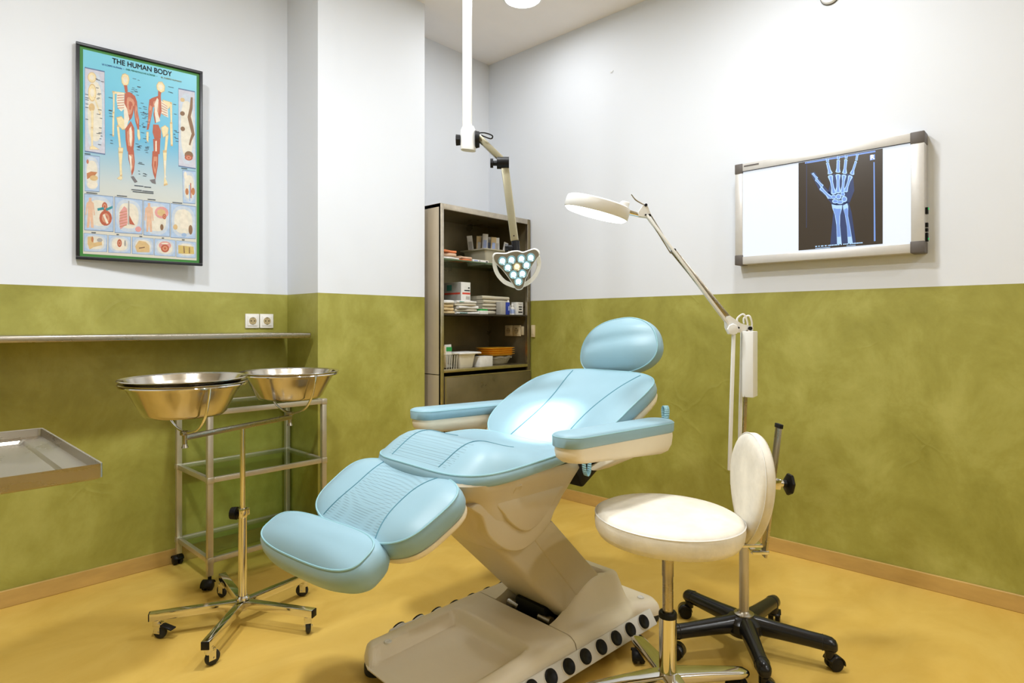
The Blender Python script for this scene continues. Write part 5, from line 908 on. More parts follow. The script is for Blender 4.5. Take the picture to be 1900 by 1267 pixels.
D_BONES = [[(0.172,0.1464),(0.1703,0.1537),(0.1778,0.1596),(0.1892,0.1724),(0.2064,0.1932),(0.2144,0.2091),(0.2173,0.2167),(0.2274,0.2168),(0.2436,0.2069),(0.2469,0.1987),(0.2395,0.1938),(0.2247,0.1821),(0.2075,0.1614),(0.1972,0.1479),(0.1932,0.1399),(0.1846,0.1388)],[(0.2128,0.2203),(0.2112,0.2303),(0.2216,0.2383),(0.2385,0.2556),(0.2632,0.284),(0.2756,0.3055),(0.2804,0.3157),(0.2932,0.3161),(0.3126,0.3033),(0.3156,0.2924),(0.3056,0.2857),(0.2853,0.2695),(0.2607,0.2411),(0.2462,0.2223),(0.2401,0.2114),(0.2287,0.21)],[(0.2681,0.3271),(0.2672,0.3407),(0.2818,0.3512),(0.307,0.373),(0.3426,0.4104),(0.361,0.4392),(0.3685,0.4527),(0.3849,0.453),(0.4076,0.4357),(0.4099,0.4212),(0.3963,0.4124),(0.3676,0.3915),(0.3322,0.3542),(0.3122,0.3285),(0.303,0.314),(0.2878,0.3124)],[(0.3497,0.0045),(0.3395,0.006),(0.3433,0.0103),(0.3463,0.0181),(0.3473,0.0301),(0.3481,0.038),(0.3453,0.0414),(0.3547,0.0446),(0.377,0.0466),(0.3859,0.045),(0.3826,0.0412),(0.382,0.0332),(0.381,0.0213),(0.3827,0.0139),(0.3859,0.0103),(0.3753,0.0069)],[(0.3521,0.0512),(0.3454,0.0599),(0.352,0.0731),(0.3574,0.0987),(0.3683,0.1389),(0.3675,0.1664),(0.3661,0.1788),(0.3822,0.1857),(0.4162,0.1829),(0.4278,0.1738),(0.42,0.1621),(0.4048,0.1361),(0.3939,0.0959),(0.3855,0.0706),(0.3849,0.057),(0.3738,0.0496)],[(0.3792,0.1951),(0.3681,0.2088),(0.3777,0.2306),(0.3964,0.2719),(0.4111,0.3377),(0.4089,0.3822),(0.4082,0.4022),(0.4264,0.4145),(0.4636,0.4124),(0.4759,0.3984),(0.4665,0.3791),(0.445,0.336),(0.4304,0.2704),(0.4307,0.2284),(0.4305,0.2063),(0.4136,0.1937)],[(0.485,0.0003),(0.4746,-0.0001),(0.4777,0.0041),(0.4795,0.0109),(0.4788,0.0209),(0.4785,0.0277),(0.4752,0.03),(0.4841,0.034),(0.506,0.0389),(0.515,0.0389),(0.5123,0.0352),(0.5129,0.0286),(0.5136,0.0186),(0.5164,0.0127),(0.52,0.0102),(0.51,0.0059)],[(0.4833,0.0395),(0.4734,0.0461),(0.4762,0.0607),(0.4737,0.0869),(0.4725,0.1289),(0.4649,0.1558),(0.4598,0.1676),(0.4737,0.1785),(0.5083,0.1846),(0.5226,0.1786),(0.5183,0.1652),(0.5124,0.1361),(0.5136,0.0942),(0.5126,0.0673),(0.5162,0.054),(0.5068,0.0438)],[(0.4739,0.1947),(0.4598,0.2052),(0.4646,0.2267),(0.473,0.2677),(0.4733,0.3304),(0.4629,0.3709),(0.4578,0.3891),(0.4733,0.4037),(0.5111,0.4086),(0.5264,0.3981),(0.5212,0.3787),(0.5104,0.3355),(0.5101,0.2729),(0.518,0.2344),(0.5226,0.2143),(0.5085,0.1997)],[(0.5777,0.0044),(0.568,0.0045),(0.571,0.0088),(0.573,0.0161),(0.5723,0.0268),(0.5717,0.034),(0.5688,0.0366),(0.5769,0.0405),(0.5969,0.0449),(0.6052,0.0446),(0.6027,0.0408),(0.6031,0.0336),(0.6038,0.0229),(0.6067,0.0167),(0.6101,0.0138),(0.6008,0.0096)],[(0.5748,0.0449),(0.5649,0.0521),(0.5661,0.0686),(0.5625,0.0985),(0.5572,0.1459),(0.5454,0.1755),(0.5394,0.1886),(0.5516,0.2014),(0.584,0.2093),(0.5983,0.2031),(0.5955,0.1878),(0.5908,0.1542),(0.5961,0.107),(0.5993,0.0771),(0.604,0.0621),(0.5963,0.0504)],[(0.5482,0.2101),(0.5342,0.219),(0.5363,0.2398),(0.5407,0.2795),(0.5342,0.3392),(0.5213,0.3771),(0.5151,0.3941),(0.5265,0.4089),(0.5576,0.4159),(0.5716,0.4068),(0.5693,0.388),(0.5652,0.3463),(0.5716,0.2868),(0.5841,0.2512),(0.5905,0.2324),(0.5791,0.2176)],[(0.7086,0.0087),(0.6998,0.0103),(0.7012,0.0181),(0.7016,0.0322),(0.6977,0.0531),(0.6947,0.0669),(0.6913,0.0724),(0.6972,0.0787),(0.7137,0.084),(0.7212,0.0819),(0.7201,0.0749),(0.7222,0.0609),(0.726,0.04),(0.7312,0.0278),(0.7352,0.0217),(0.728,0.015)],[(0.6948,0.0824),(0.6853,0.0878),(0.6824,0.1028),(0.6719,0.129),(0.6566,0.171),(0.6371,0.195),(0.6285,0.2059),(0.6374,0.2197),(0.6667,0.2327),(0.6816,0.2295),(0.6822,0.2151),(0.6831,0.1829),(0.6983,0.1409),(0.707,0.114),(0.7142,0.101),(0.7108,0.0897)],[(0.6264,0.2271),(0.6106,0.2318),(0.6083,0.2506),(0.6042,0.2864),(0.585,0.3375),(0.5664,0.3691),(0.557,0.3829),(0.564,0.398),(0.5906,0.4096),(0.6053,0.4041),(0.6074,0.3871),(0.6144,0.3505),(0.6335,0.2995),(0.6534,0.2709),(0.6637,0.2558),(0.6556,0.2403)],[(0.4145,0.5177),(0.4723,0.5375),(0.5408,0.5427),(0.5384,0.5751),(0.5165,0.6512),(0.515,0.7627),(0.5346,0.9657),(0.4801,0.9652),(0.472,0.7585),(0.4519,0.6378),(0.4222,0.5621)],[(0.5494,0.5489),(0.6,0.5287),(0.6117,0.5638),(0.6102,0.6677),(0.6387,0.8138),(0.6645,0.9672),(0.6084,0.9678),(0.5962,0.7836),(0.5733,0.6507),(0.5527,0.5832)]]
D_CARP = [[(0.4741,0.4459),(0.4696,0.4571),(0.4571,0.4643),(0.4399,0.4654),(0.4225,0.4601),(0.4097,0.4499),(0.4049,0.4375),(0.4094,0.4262),(0.422,0.419),(0.4393,0.418),(0.4566,0.4233),(0.4694,0.4335)],[(0.5312,0.4502),(0.5268,0.4653),(0.5144,0.4753),(0.4974,0.4775),(0.4801,0.4712),(0.4674,0.4582),(0.4626,0.4418),(0.467,0.4267),(0.4795,0.4167),(0.4966,0.4146),(0.5138,0.4209),(0.5265,0.4339)],[(0.5748,0.4295),(0.5714,0.4401),(0.5616,0.447),(0.5482,0.4483),(0.5347,0.4437),(0.5247,0.4344),(0.5209,0.4228),(0.5244,0.4122),(0.5342,0.4053),(0.5477,0.404),(0.5612,0.4086),(0.5711,0.418)],[(0.5995,0.4844),(0.5951,0.5008),(0.5829,0.5117),(0.566,0.5143),(0.5489,0.5078),(0.5363,0.4939),(0.5315,0.4763),(0.5359,0.4599),(0.5482,0.449),(0.5652,0.4465),(0.5822,0.4531),(0.5947,0.467)],[(0.4947,0.4955),(0.4899,0.5067),(0.4763,0.5138),(0.4577,0.5148),(0.4389,0.5094),(0.4251,0.4992),(0.4199,0.4867),(0.4248,0.4754),(0.4384,0.4684),(0.4571,0.4674),(0.4759,0.4728),(0.4896,0.4831)],[(0.5575,0.512),(0.5519,0.5218),(0.5364,0.5276),(0.5151,0.528),(0.4936,0.5227),(0.4778,0.5132),(0.4719,0.502),(0.4775,0.4922),(0.4932,0.4863),(0.5146,0.4861),(0.536,0.4914),(0.5517,0.5009)],[(0.4194,0.4445),(0.4168,0.4521),(0.4094,0.457),(0.3993,0.4579),(0.3891,0.4546),(0.3816,0.4479),(0.3788,0.4396),(0.3814,0.432),(0.3888,0.4271),(0.399,0.4262),(0.4091,0.4296),(0.4166,0.4363)]]
D_HALO = [[(0.3976,0.9637),(0.4369,0.5835),(0.4217,0.5159),(0.6167,0.5189),(0.6504,0.633),(0.7007,0.9624)],[(0.3555,0.4421),(0.4252,0.1879),(0.6659,0.2217),(0.6822,0.4041),(0.628,0.5267),(0.429,0.5299)],[(0.1528,0.1364),(0.205,0.1304),(0.3101,0.2908),(0.4279,0.4245),(0.3995,0.4737),(0.2665,0.3515)]]
D_MARKS = {'line':[(0.8987,0.1283),(0.9121,0.1303),(0.9221,0.9655),(0.9033,0.9665)],'line2':[(0.102,0.0086),(0.1081,0.0095),(0.1053,0.7499),(0.0992,0.7493)],'box':[(0.8587,0.049),(0.9148,0.0477),(0.9157,0.1032),(0.8595,0.1047)],'top':[(0.0838,0.0032),(0.9209,0.0085),(0.9212,0.0261),(0.084,0.022)]}
D_TXT = [[(0.2129,0.9649),(0.2368,0.9649),(0.2369,0.9771),(0.213,0.9771)],[(0.2517,0.9649),(0.2691,0.965),(0.2693,0.9771),(0.2518,0.9771)],[(0.284,0.965),(0.3152,0.965),(0.3153,0.9771),(0.2841,0.9771)],[(0.3299,0.965),(0.354,0.965),(0.3542,0.9771),(0.33,0.9771)],[(0.3687,0.965),(0.3781,0.965),(0.3783,0.9771),(0.3688,0.9771)],[(0.3825,0.9651),(0.4094,0.9651),(0.4095,0.9771),(0.3827,0.9771)],[(0.4123,0.9651),(0.4361,0.9651),(0.4362,0.977),(0.4124,0.9771)],[(0.4389,0.9651),(0.4502,0.9651),(0.4504,0.977),(0.4391,0.977)],[(0.4546,0.9651),(0.4833,0.9651),(0.4834,0.977),(0.4547,0.977)],[(0.4876,0.9651),(0.5087,0.9652),(0.5088,0.977),(0.4877,0.977)],[(0.523,0.9652),(0.5372,0.9652),(0.5374,0.977),(0.5231,0.977)],[(0.5515,0.9652),(0.5649,0.9652),(0.5651,0.977),(0.5516,0.977)],[(0.5692,0.9652),(0.5818,0.9652),(0.582,0.977),(0.5693,0.977)],[(0.5861,0.9652),(0.5982,0.9652),(0.5983,0.977),(0.5862,0.977)],[(0.601,0.9652),(0.6126,0.9652),(0.6127,0.977),(0.6011,0.977)],[(0.6267,0.9652),(0.6451,0.9653),(0.6452,0.977),(0.6268,0.977)],[(0.6479,0.9653),(0.6563,0.9653),(0.6565,0.977),(0.648,0.977)],[(0.6591,0.9653),(0.6722,0.9653),(0.6724,0.977),(0.6593,0.977)],[(0.675,0.9653),(0.7048,0.9653),(0.7049,0.977),(0.6752,0.977)],[(0.7075,0.9653),(0.7352,0.9653),(0.7354,0.977),(0.7077,0.977)],[(0.7393,0.9653),(0.7545,0.9654),(0.7547,0.977),(0.7395,0.977)],[(0.7573,0.9654),(0.7774,0.9654),(0.7776,0.977),(0.7575,0.977)],[(0.2131,0.9892),(0.3978,0.989),(0.3979,0.9944),(0.2132,0.9946)],[(0.5917,0.9887),(0.6969,0.9881),(0.6969,0.9933),(0.5917,0.9939)]]
# ================================================================ STEEL CABINET
CX0, CX1, CY0, CY1, CZ = 2.48, 3.335, 2.936, 3.365, 1.988
cab = thing('steel_cabinet', 'tall weathered steel cabinet with open shelves in the corner by the pillar', 'cabinet', ((CX0 + CX1) / 2, (CY0 + CY1) / 2, 0))
def cbx(name, x0, x1, y0, y1, z0, z1, m_=M_CABINET, bev=0.0, parent=cab):
    o0 = Vector(((CX0 + CX1) / 2, (CY0 + CY1) / 2, 0))
    return MB().box(((x0 + x1) / 2 - o0.x, (y0 + y1) / 2 - o0.y, (z0 + z1) / 2), (x1 - x0, y1 - y0, z1 - z0), bev=bev).build(name, m_, parent)
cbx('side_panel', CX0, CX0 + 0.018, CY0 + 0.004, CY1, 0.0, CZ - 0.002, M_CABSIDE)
cbx('side_panel', CX1 - 0.018, CX1, CY0 + 0.004, CY1, 0.0, CZ - 0.002)
cbx('back_panel', CX0 + 0.018, CX1 - 0.018, CY1 - 0.012, CY1, 0.0, CZ - 0.002)
cbx('top_panel', CX0, CX1, CY0 + 0.004, CY1, CZ - 0.022, CZ)
cbx('front_stile', CX0, CX0 + 0.026, CY0, CY0 + 0.02, 0.03, CZ, M_CABEDGE, 0.002)
cbx('front_stile', CX1 - 0.03, CX1, CY0, CY0 + 0.02, 0.03, CZ, M_CABINET, 0.002)
cbx('stile_edge', CX1 - 0.034, CX1 - 0.029, CY0 - 0.001, CY0 + 0.02, 0.94, CZ - 0.04, M_CABEDGE)
cbx('top_rail', CX0 + 0.026, CX1 - 0.03, CY0, CY0 + 0.02, CZ - 0.036, CZ, M_CABEDGE, 0.002)
cbx('deck', CX0 + 0.018, CX1 - 0.018, CY0 + 0.002, CY1 - 0.012, 0.912, 0.932)
cbx('deck_edge', CX0 + 0.026, CX1 - 0.03, CY0 - 0.001, CY0 + 0.006, 0.914, 0.934, M_CABEDGE, 0.001)
cbx('side_seam', CX0 - 0.0012, CX0 + 0.004, CY0 + 0.012, CY1, 0.900, 0.904, M_BLACK)
d_ = cbx('door', CX0 + 0.032, CX1 - 0.004, CY0 - 0.006, CY0 + 0.014, 0.06, 0.888, M_CABINET, 0.003)
cbx('door_top_highlight', CX0 + 0.032, CX1 - 0.004, CY0 - 0.0075, CY0 - 0.005, 0.883, 0.8885, M_CABEDGE, 0, d_)  # thin pale strips paint in the highlight along the door's top and left edges
cbx('door_side_highlight', CX0 + 0.0315, CX0 + 0.0375, CY0 - 0.0075, CY0 - 0.005, 0.06, 0.883, M_CABEDGE, 0, d_)
SH1, SH2 = 1.642, 1.290
cbx('glass_shelf', CX0 + 0.02, CX1 - 0.02, CY0 + 0.012, CY1 - 0.014, SH1 - 0.007, SH1, M_GLASS)
cbx('glass_shelf_edge', CX0 + 0.022, CX1 - 0.022, CY0 + 0.0105, CY0 + 0.0125, SH1 - 0.007, SH1, mat('green_glass_edge', (0.08, 0.13, 0.06), 0.15))
cbx('metal_shelf', CX0 + 0.02, CX1 - 0.02, CY0 + 0.012, CY1 - 0.014, SH2 - 0.010, SH2, mat('dark_shelf', (0.05, 0.042, 0.03), 0.45, 0.3))
for z in (SH1, SH2):
    for x in (CX0 + 0.03, CX1 - 0.03):
        for y in (CY0 + 0.06, CY1 - 0.06):
            o0 = Vector(((CX0 + CX1) / 2, (CY0 + CY1) / 2, 0))
            MB().cyl((x - 0.012 - o0.x, y - o0.y, z - 0.014), (x + 0.012 - o0.x, y - o0.y, z - 0.014), 0.004, n=8).build('shelf_pin', M_STEEL, cab)
# sockets at the right inside the cabinet, and the plate just outside it
MS = Matrix.Rotation(-PI / 2, 4, 'Z')
st2 = thing('cabinet_socket', 'beige double power socket on the inner right side of the cabinet', 'socket', (CX1 - 0.024, 3.085, 1.174))
M_BEIGE = mat('aged_beige_plastic', (0.62, 0.52, 0.33), 0.5, var=0.05, vscale=20)
M_SAVE = M_WHITEP; M_WHITEP = M_BEIGE
socket(st2, -0.044, 0, MS); socket(st2, 0.038, 0, MS)
MB().box((0, -0.094, 0), (0.010, 0.024, 0.064), bev=0.003).build('end_plate', M_BEIGE, st2)
M_WHITEP = M_SAVE
MB_ = thing('wall_switch_plate', 'narrow beige cover plate beside the cabinet on the green wall', 'cover plate', (U - 0.008, 2.915, 1.172))
MB().box((0, 0, 0), (0.016, 0.03, 0.088), bev=0.003).build('plate', M_BEIGE, MB_)
MB().box((-0.009, 0, 0), (0.004, 0.02, 0.05), bev=0.001).build('rocker', M_BEIGE, MB_)

# ---------------------------------------------------------------- things in the cabinet
def cm(name, c, **k): return mat(name, c, k.pop('rough', 0.65), var=0.08, vscale=30, **k)
C_WHITE = cm('white_card', (0.74, 0.72, 0.68)); C_MANILA = cm('manila_paper', (0.62, 0.47, 0.25)); C_CREAMC = cm('cream_cloth', (0.56, 0.50, 0.38))
C_GREY = cm('grey_card', (0.42, 0.40, 0.36)); C_BLUE = cm('blue_card', (0.02, 0.045, 0.32)); C_RED = cm('red_print', (0.62, 0.06, 0.03))
C_ORANGE = cm('orange_paper', (0.68, 0.21, 0.08)); C_PINK = cm('pink_paper', (0.62, 0.42, 0.29)); C_GREEN = cm('green_print', (0.03, 0.33, 0.07))
C_TEAL = cm('teal_print', (0.05, 0.24, 0.19)); C_BLK = cm('black_print', (0.02, 0.02, 0.025)); C_YEL = mat('orange_yellow_plastic', (0.86, 0.42, 0.03), 0.4, var=0.06, vscale=15)
C_PULP = mat('paper_pulp', (0.42, 0.38, 0.28), 0.9, var=0.1, vscale=60); C_BOTTLE = cm('bottle_plastic', (0.72, 0.70, 0.66), rough=0.35)
C_BIN = mat('grey_bin_plastic', (0.46, 0.42, 0.32), 0.4, var=0.05, vscale=10); C_TUB = mat('ivory_tub_plastic', (0.70, 0.65, 0.52), 0.4, var=0.03, vscale=10)
C_LBLUE = cm('pale_blue_print', (0.35, 0.42, 0.66))
def sag_sheet(name, label, cat, x0, x1, y0, y1, z, h, m_, rot=0.0, wav=0.004, group=None, seed=0):
    """a slightly buckled folded packet: rounded fold on its front edge"""
    rnd = random.Random(seed); ph = [rnd.uniform(0, 6) for _ in range(4)]
    nx, ny = 14, 9; W_, D_ = x1 - x0, y1 - y0
    t = thing(name, label, cat, ((x0 + x1) / 2, (y0 + y1) / 2, z), rot, group)
    def wv(a, b): return wav * (math.sin(3.1 * a + ph[0]) * 0.5 + math.sin(5 * b + ph[1]) * 0.5 + math.sin(7 * a + 4 * b + ph[2]) * 0.35)
    rings = []
    for i in range(nx):
        a = i / (nx - 1); x = -W_ / 2 + W_ * a; R = []
        yo = 0.006 * math.sin(6 * a + ph[3])
        k = 6
        for q in range(k + 1):
            g = PI / 2 + PI * q / k
            R.append((x, -D_ / 2 + yo + h * 0.5 * math.cos(g) * 0.9, h / 2 + max(0, wv(a, 0)) * (math.sin(g) * 0.5 + 0.5) + h / 2 * math.sin(g)))
        R = R[::-1]
        for b in (0.15, 0.35, 0.6, 0.85, 1.0): R.append((x, -D_ / 2 + D_ * b, h + max(0, wv(a, b))))
        for b in (1.0, 0.5): R.append((x, -D_ / 2 + D_ * b, 0.0))
        rings.append(R)
    body = MB().loft(rings).build('folded_body', m_, t, ang=50)
    return t, body
def stripe(parent, name, c, size, m_): return MB().box(c, size, bev=0).build(name, m_, parent)

# --- top (glass) shelf
z = SH1
t, b = sag_sheet('paper_packet', 'white paper packet at the bottom left of the glass shelf', 'packet', 2.515, 2.66, 2.965, 3.10, z, 0.014, C_WHITE, 0.1, 0.002, seed=1)
t, b = sag_sheet('paper_packet', 'buff paper packet in the middle of the pile at the left of the glass shelf', 'packet', 2.515, 2.635, 2.97, 3.10, z + 0.017, 0.022, C_PINK, -0.06, 0.002, seed=2)
t, b = sag_sheet('paper_packet', 'bright orange paper packet on top of the pile at the left of the glass shelf', 'packet', 2.512, 2.630, 2.965, 3.10, z + 0.042, 0.016, C_ORANGE, 0.05, 0.002, seed=3)
t, b = sag_sheet('paper_packet', 'orange edged paper packet under a pink one beside the pile', 'packet', 2.665, 2.775, 2.965, 3.09, z, 0.010, C_ORANGE, -0.12, 0.001, seed=4)
t, b = sag_sheet('paper_packet', 'pink paper packet lying on an orange one on the glass shelf', 'packet', 2.660, 2.770, 2.972, 3.10, z + 0.013, 0.016, C_PINK, 0.16, 0.004, seed=5)
t = thing('flat_box', 'slim white printed box on the front edge of the glass shelf', 'box', (2.872, 3.005, z))
b = MB().box((0, 0, 0.0095), (0.150, 0.05, 0.019), bev=0.001).build('carton', C_WHITE, t)
stripe(b, 'print', (-0.045, -0.0252, 0.011), (0.036, 0.0006, 0.008), C_LBLUE); stripe(b, 'print', (-0.01, -0.0252, 0.011), (0.014, 0.0006, 0.004), C_BLK); stripe(b, 'print', (0.058, -0.0252, 0.010), (0.018, 0.0006, 0.007), C_BLK)
bn = thing('storage_bin', 'grey plastic bin full of sterile pouches on the glass shelf', 'bin', (3.10, 3.145, z))
def binring(w, d, zz, r=0.015): return [(p[0], p[1], zz) for p in rrect(w, d, r, 4)]
MB().loft([binring(0.20, 0.18, 0.002), binring(0.225, 0.20, 0.0), binring(0.27, 0.235, 0.100), binring(0.31, 0.265, 0.103), binring(0.312, 0.267, 0.111), binring(0.265, 0.23, 0.111), binring(0.22, 0.195, 0.005), binring(0.19, 0.17, 0.005)], 0).build('tub', C_BIN, bn)
for k in range(3): MB().box((-0.112 - 0.0006 * k, -0.05 + 0.05 * k, 0.075), (0.006, 0.006, 0.045), Matrix.Rotation(0.0, 4, 'Z'), bev=0.001).build('rib', C_BIN, bn)
pk = [(3.005, 3.20, 0.215, C_WHITE, -0.12, 'sterile pouch leaning at the left end of the grey bin'), (3.045, 3.13, 0.225, C_WHITE, 0.06, 'white sterile pouch, second from the left in the grey bin'),
      (3.085, 3.18, 0.220, C_GREY, -0.03, 'grey sterile pouch, third from the left in the grey bin'), (3.105, 3.10, 0.205, C_MANILA, 0.05, 'buff sterile pouch in the middle of the grey bin'),
      (3.150, 3.10, 0.205, C_WHITE, 0.0, 'white sterile pouch just left of the lamp joint in the grey bin'), (3.180, 3.16, 0.195, C_LBLUE, 0.05, 'bluish sterile pouch behind the lamp joint in the grey bin'),
      (3.025, 3.165, 0.21, C_MANILA, 0.03, 'buff sterile pouch tucked behind the white ones in the grey bin'), (3.125, 3.15, 0.212, C_WHITE, -0.05, 'white sterile pouch at the back middle of the grey bin'),
      (3.215, 3.11, 0.185, C_WHITE, 0.22, 'white sterile pouch leaning out at the right end of the grey bin')]
for i, (x, y, h, m_, rt, lab) in enumerate(pk):
    t = thing('sterile_pouch', lab, 'pouch', (x, y, z + 0.006), -0.75 + 0.08 * i, 'sterile pouches in the grey bin')
    b = MB().loft([[(p[0], p[1], zz) for p in rrect(0.040, tk, min(0.0045, tk * 0.45), 2)] for zz, tk in ((0, 0.004), (0.02, 0.010), (h * 0.6, 0.012), (h * 0.93, 0.006), (h, 0.002))], 0, Matrix.Rotation(rt, 4, 'Y')).build('pouch', m_, t)
    MB().box((0, -0.0072, h * 0.55), (0.024, 0.001, h * 0.5), Matrix.Rotation(rt, 4, 'Y')).build('window', C_LBLUE if i % 2 else C_GREY, b)

# --- middle shelf
z = SH2
t = thing('medicine_carton', 'grey and white carton with a red stripe on the middle shelf', 'box', (2.775, 3.115, z))
b = MB().box((0, 0, 0.108), (0.085, 0.18, 0.216), bev=0.001).build('carton', C_WHITE, t)
stripe(b, 'side_panel', (-0.0428, 0, 0.108), (0.0006, 0.176, 0.212), C_GREY); stripe(b, 'red_stripe', (-0.0434, 0, 0.140), (0.0006, 0.16, 0.012), C_RED); stripe(b, 'red_stripe', (0.004, -0.0903, 0.140), (0.072, 0.0006, 0.012), C_RED)
stripe(b, 'side_print', (-0.0434, 0.03, 0.18), (0.0006, 0.05, 0.04), C_TEAL); stripe(b, 'print', (0.012, -0.0903, 0.160), (0.050, 0.0006, 0.008), C_BLK); stripe(b, 'print', (0.028, -0.0903, 0.178), (0.014, 0.0006, 0.010), C_BLK); stripe(b, 'print', (0.018, -0.0903, 0.110), (0.035, 0.0006, 0.022), C_GREY)
env = [(2.512, 2.620, 0.0, 0.016, C_MANILA, 'buff packet at the bottom of the short pile beside the left stile'), (2.512, 2.622, 0.019, 0.020, C_MANILA, 'second buff packet up in the short pile beside the left stile'),
       (2.512, 2.615, 0.042, 0.020, C_MANILA, 'orange-buff packet near the top of the short pile beside the left stile'), (2.512, 2.620, 0.065, 0.022, C_WHITE, 'white packet on top of the short pile beside the left stile'),
       (2.640, 2.845, 0.0, 0.013, C_WHITE, 'white envelope at the bottom of the green and white pile'), (2.645, 2.835, 0.016, 0.016, C_CREAMC, 'cream envelope, second from the bottom of the green and white pile'),
       (2.655, 2.84, 0.035, 0.016, C_WHITE, 'white envelope in the middle of the green and white pile'), (2.640, 2.825, 0.054, 0.015, C_CREAMC, 'cream envelope, second from the top of the green and white pile'),
       (2.650, 2.835, 0.072, 0.015, C_WHITE, 'white and teal envelope on top of the green and white pile')]
for i, (x0, x1, dz, h, m_, lab) in enumerate(env):
    t, b = sag_sheet('paper_envelope', lab, 'envelope', x0, x1, 2.975 + 0.004 * (i % 3), 3.085, z + dz, h, m_, 0.04 * (-1) ** i, 0.003, 'envelopes on the middle shelf', seed=20 + i)
    if i in (4, 6, 8): MB().box((-0.035, -0.056, h * 0.55), (0.07, 0.003, h * 0.35), bev=0.0005).build('teal_edge', C_TEAL, b)
t = thing('green_box', 'small green and white box lying between envelopes and cloths', 'box', (2.885, 2.985, z))
b = MB().box((0, 0, 0.012), (0.075, 0.05, 0.024), bev=0.001).build('carton', C_WHITE, t); stripe(b, 'green_top', (0, 0, 0.030), (0.070, 0.048, 0.012), C_GREEN)
cl_ = [(2.945, 3.075, 0.0, 0.026, 'folded cream cloth at the bottom left of the cloth pile'), (3.085, 3.185, 0.0, 0.030, 'folded cream cloth at the bottom right of the cloth pile'), (2.93, 3.16, 0.033, 0.018, 'folded cream cloth, third layer of the cloth pile'),
       (2.94, 3.19, 0.054, 0.022, 'folded cream cloth in the middle of the cloth pile'), (2.935, 3.20, 0.079, 0.024, 'folded cream cloth, second from the top of the cloth pile'), (2.94, 3.205, 0.106, 0.024, 'folded cream cloth on top of the cloth pile')]
for i, (x0, x1, dz, h, lab) in enumerate(cl_):
    sag_sheet('folded_cloth', lab, 'cloth', x0, x1, 3.03, 3.28, z + dz, h, C_CREAMC, 0.03 * (-1) ** i, 0.003, 'folded cloths on the middle shelf', seed=40 + i)
t = thing('small_carton', 'grey carton standing left of the blue one on the middle shelf', 'box', (3.080, 2.99, z)); MB().box((0, 0, 0.045), (0.050, 0.045, 0.090), bev=0.001).build('carton', C_GREY, t); MB().box((0, 0, 0.0905), (0.046, 0.041, 0.001)).build('lid_flap', C_WHITE, t)
t = thing('small_carton', 'dark blue carton on the middle shelf beside the white bottles', 'box', (3.126, 2.985, z)); b = MB().box((0, 0, 0.044), (0.036, 0.042, 0.088), bev=0.001).build('carton', C_BLUE, t); stripe(b, 'label', (0.008, -0.0213, 0.045), (0.012, 0.0006, 0.03), C_LBLUE)
def bottle(x, y, r, h, lab):
    t = thing('white_bottle', lab, 'bottle', (x, y, z), 0, 'white bottles on the middle shelf')
    b = MB().lathe([(0.001, 0), (r, 0), (r, h * 0.58), (r * 0.8, h * 0.68), (r * 0.4, h * 0.74), (r * 0.4, h * 0.8)], 20).build('bottle_body', C_BOTTLE, t)
    MB().lathe([(r * 0.5, h * 0.78), (r * 0.48, h * 0.93), (r * 0.3, h), (0.001, h)], 16).build('cap', C_WHITE, t)
    MB().lathe([(r * 1.01, h * 0.12), (r * 1.01, h * 0.5)], 20).build('label', C_LBLUE, b)
bottle(3.165, 3.00, 0.018, 0.105, 'taller white bottle next to the blue carton'); bottle(3.203, 2.995, 0.017, 0.080, 'shorter white bottle between the tall bottle and the printed carton')
t = thing('printed_carton', 'white carton with black lettering at the right end of the middle shelf', 'box', (3.262, 3.0, z))
b = MB().box((0, 0, 0.046), (0.072, 0.05, 0.092), bev=0.001).build('carton', C_WHITE, t)
for q, (zz, w) in enumerate(((0.082, 0.05), (0.074, 0.03), (0.058, 0.036), (0.041, 0.03), (0.020, 0.044))): stripe(b, 'print', (0.006, -0.0253, zz), (w, 0.0006, 0.005 if q < 2 else 0.010), C_BLK if q > 1 else C_GREY)

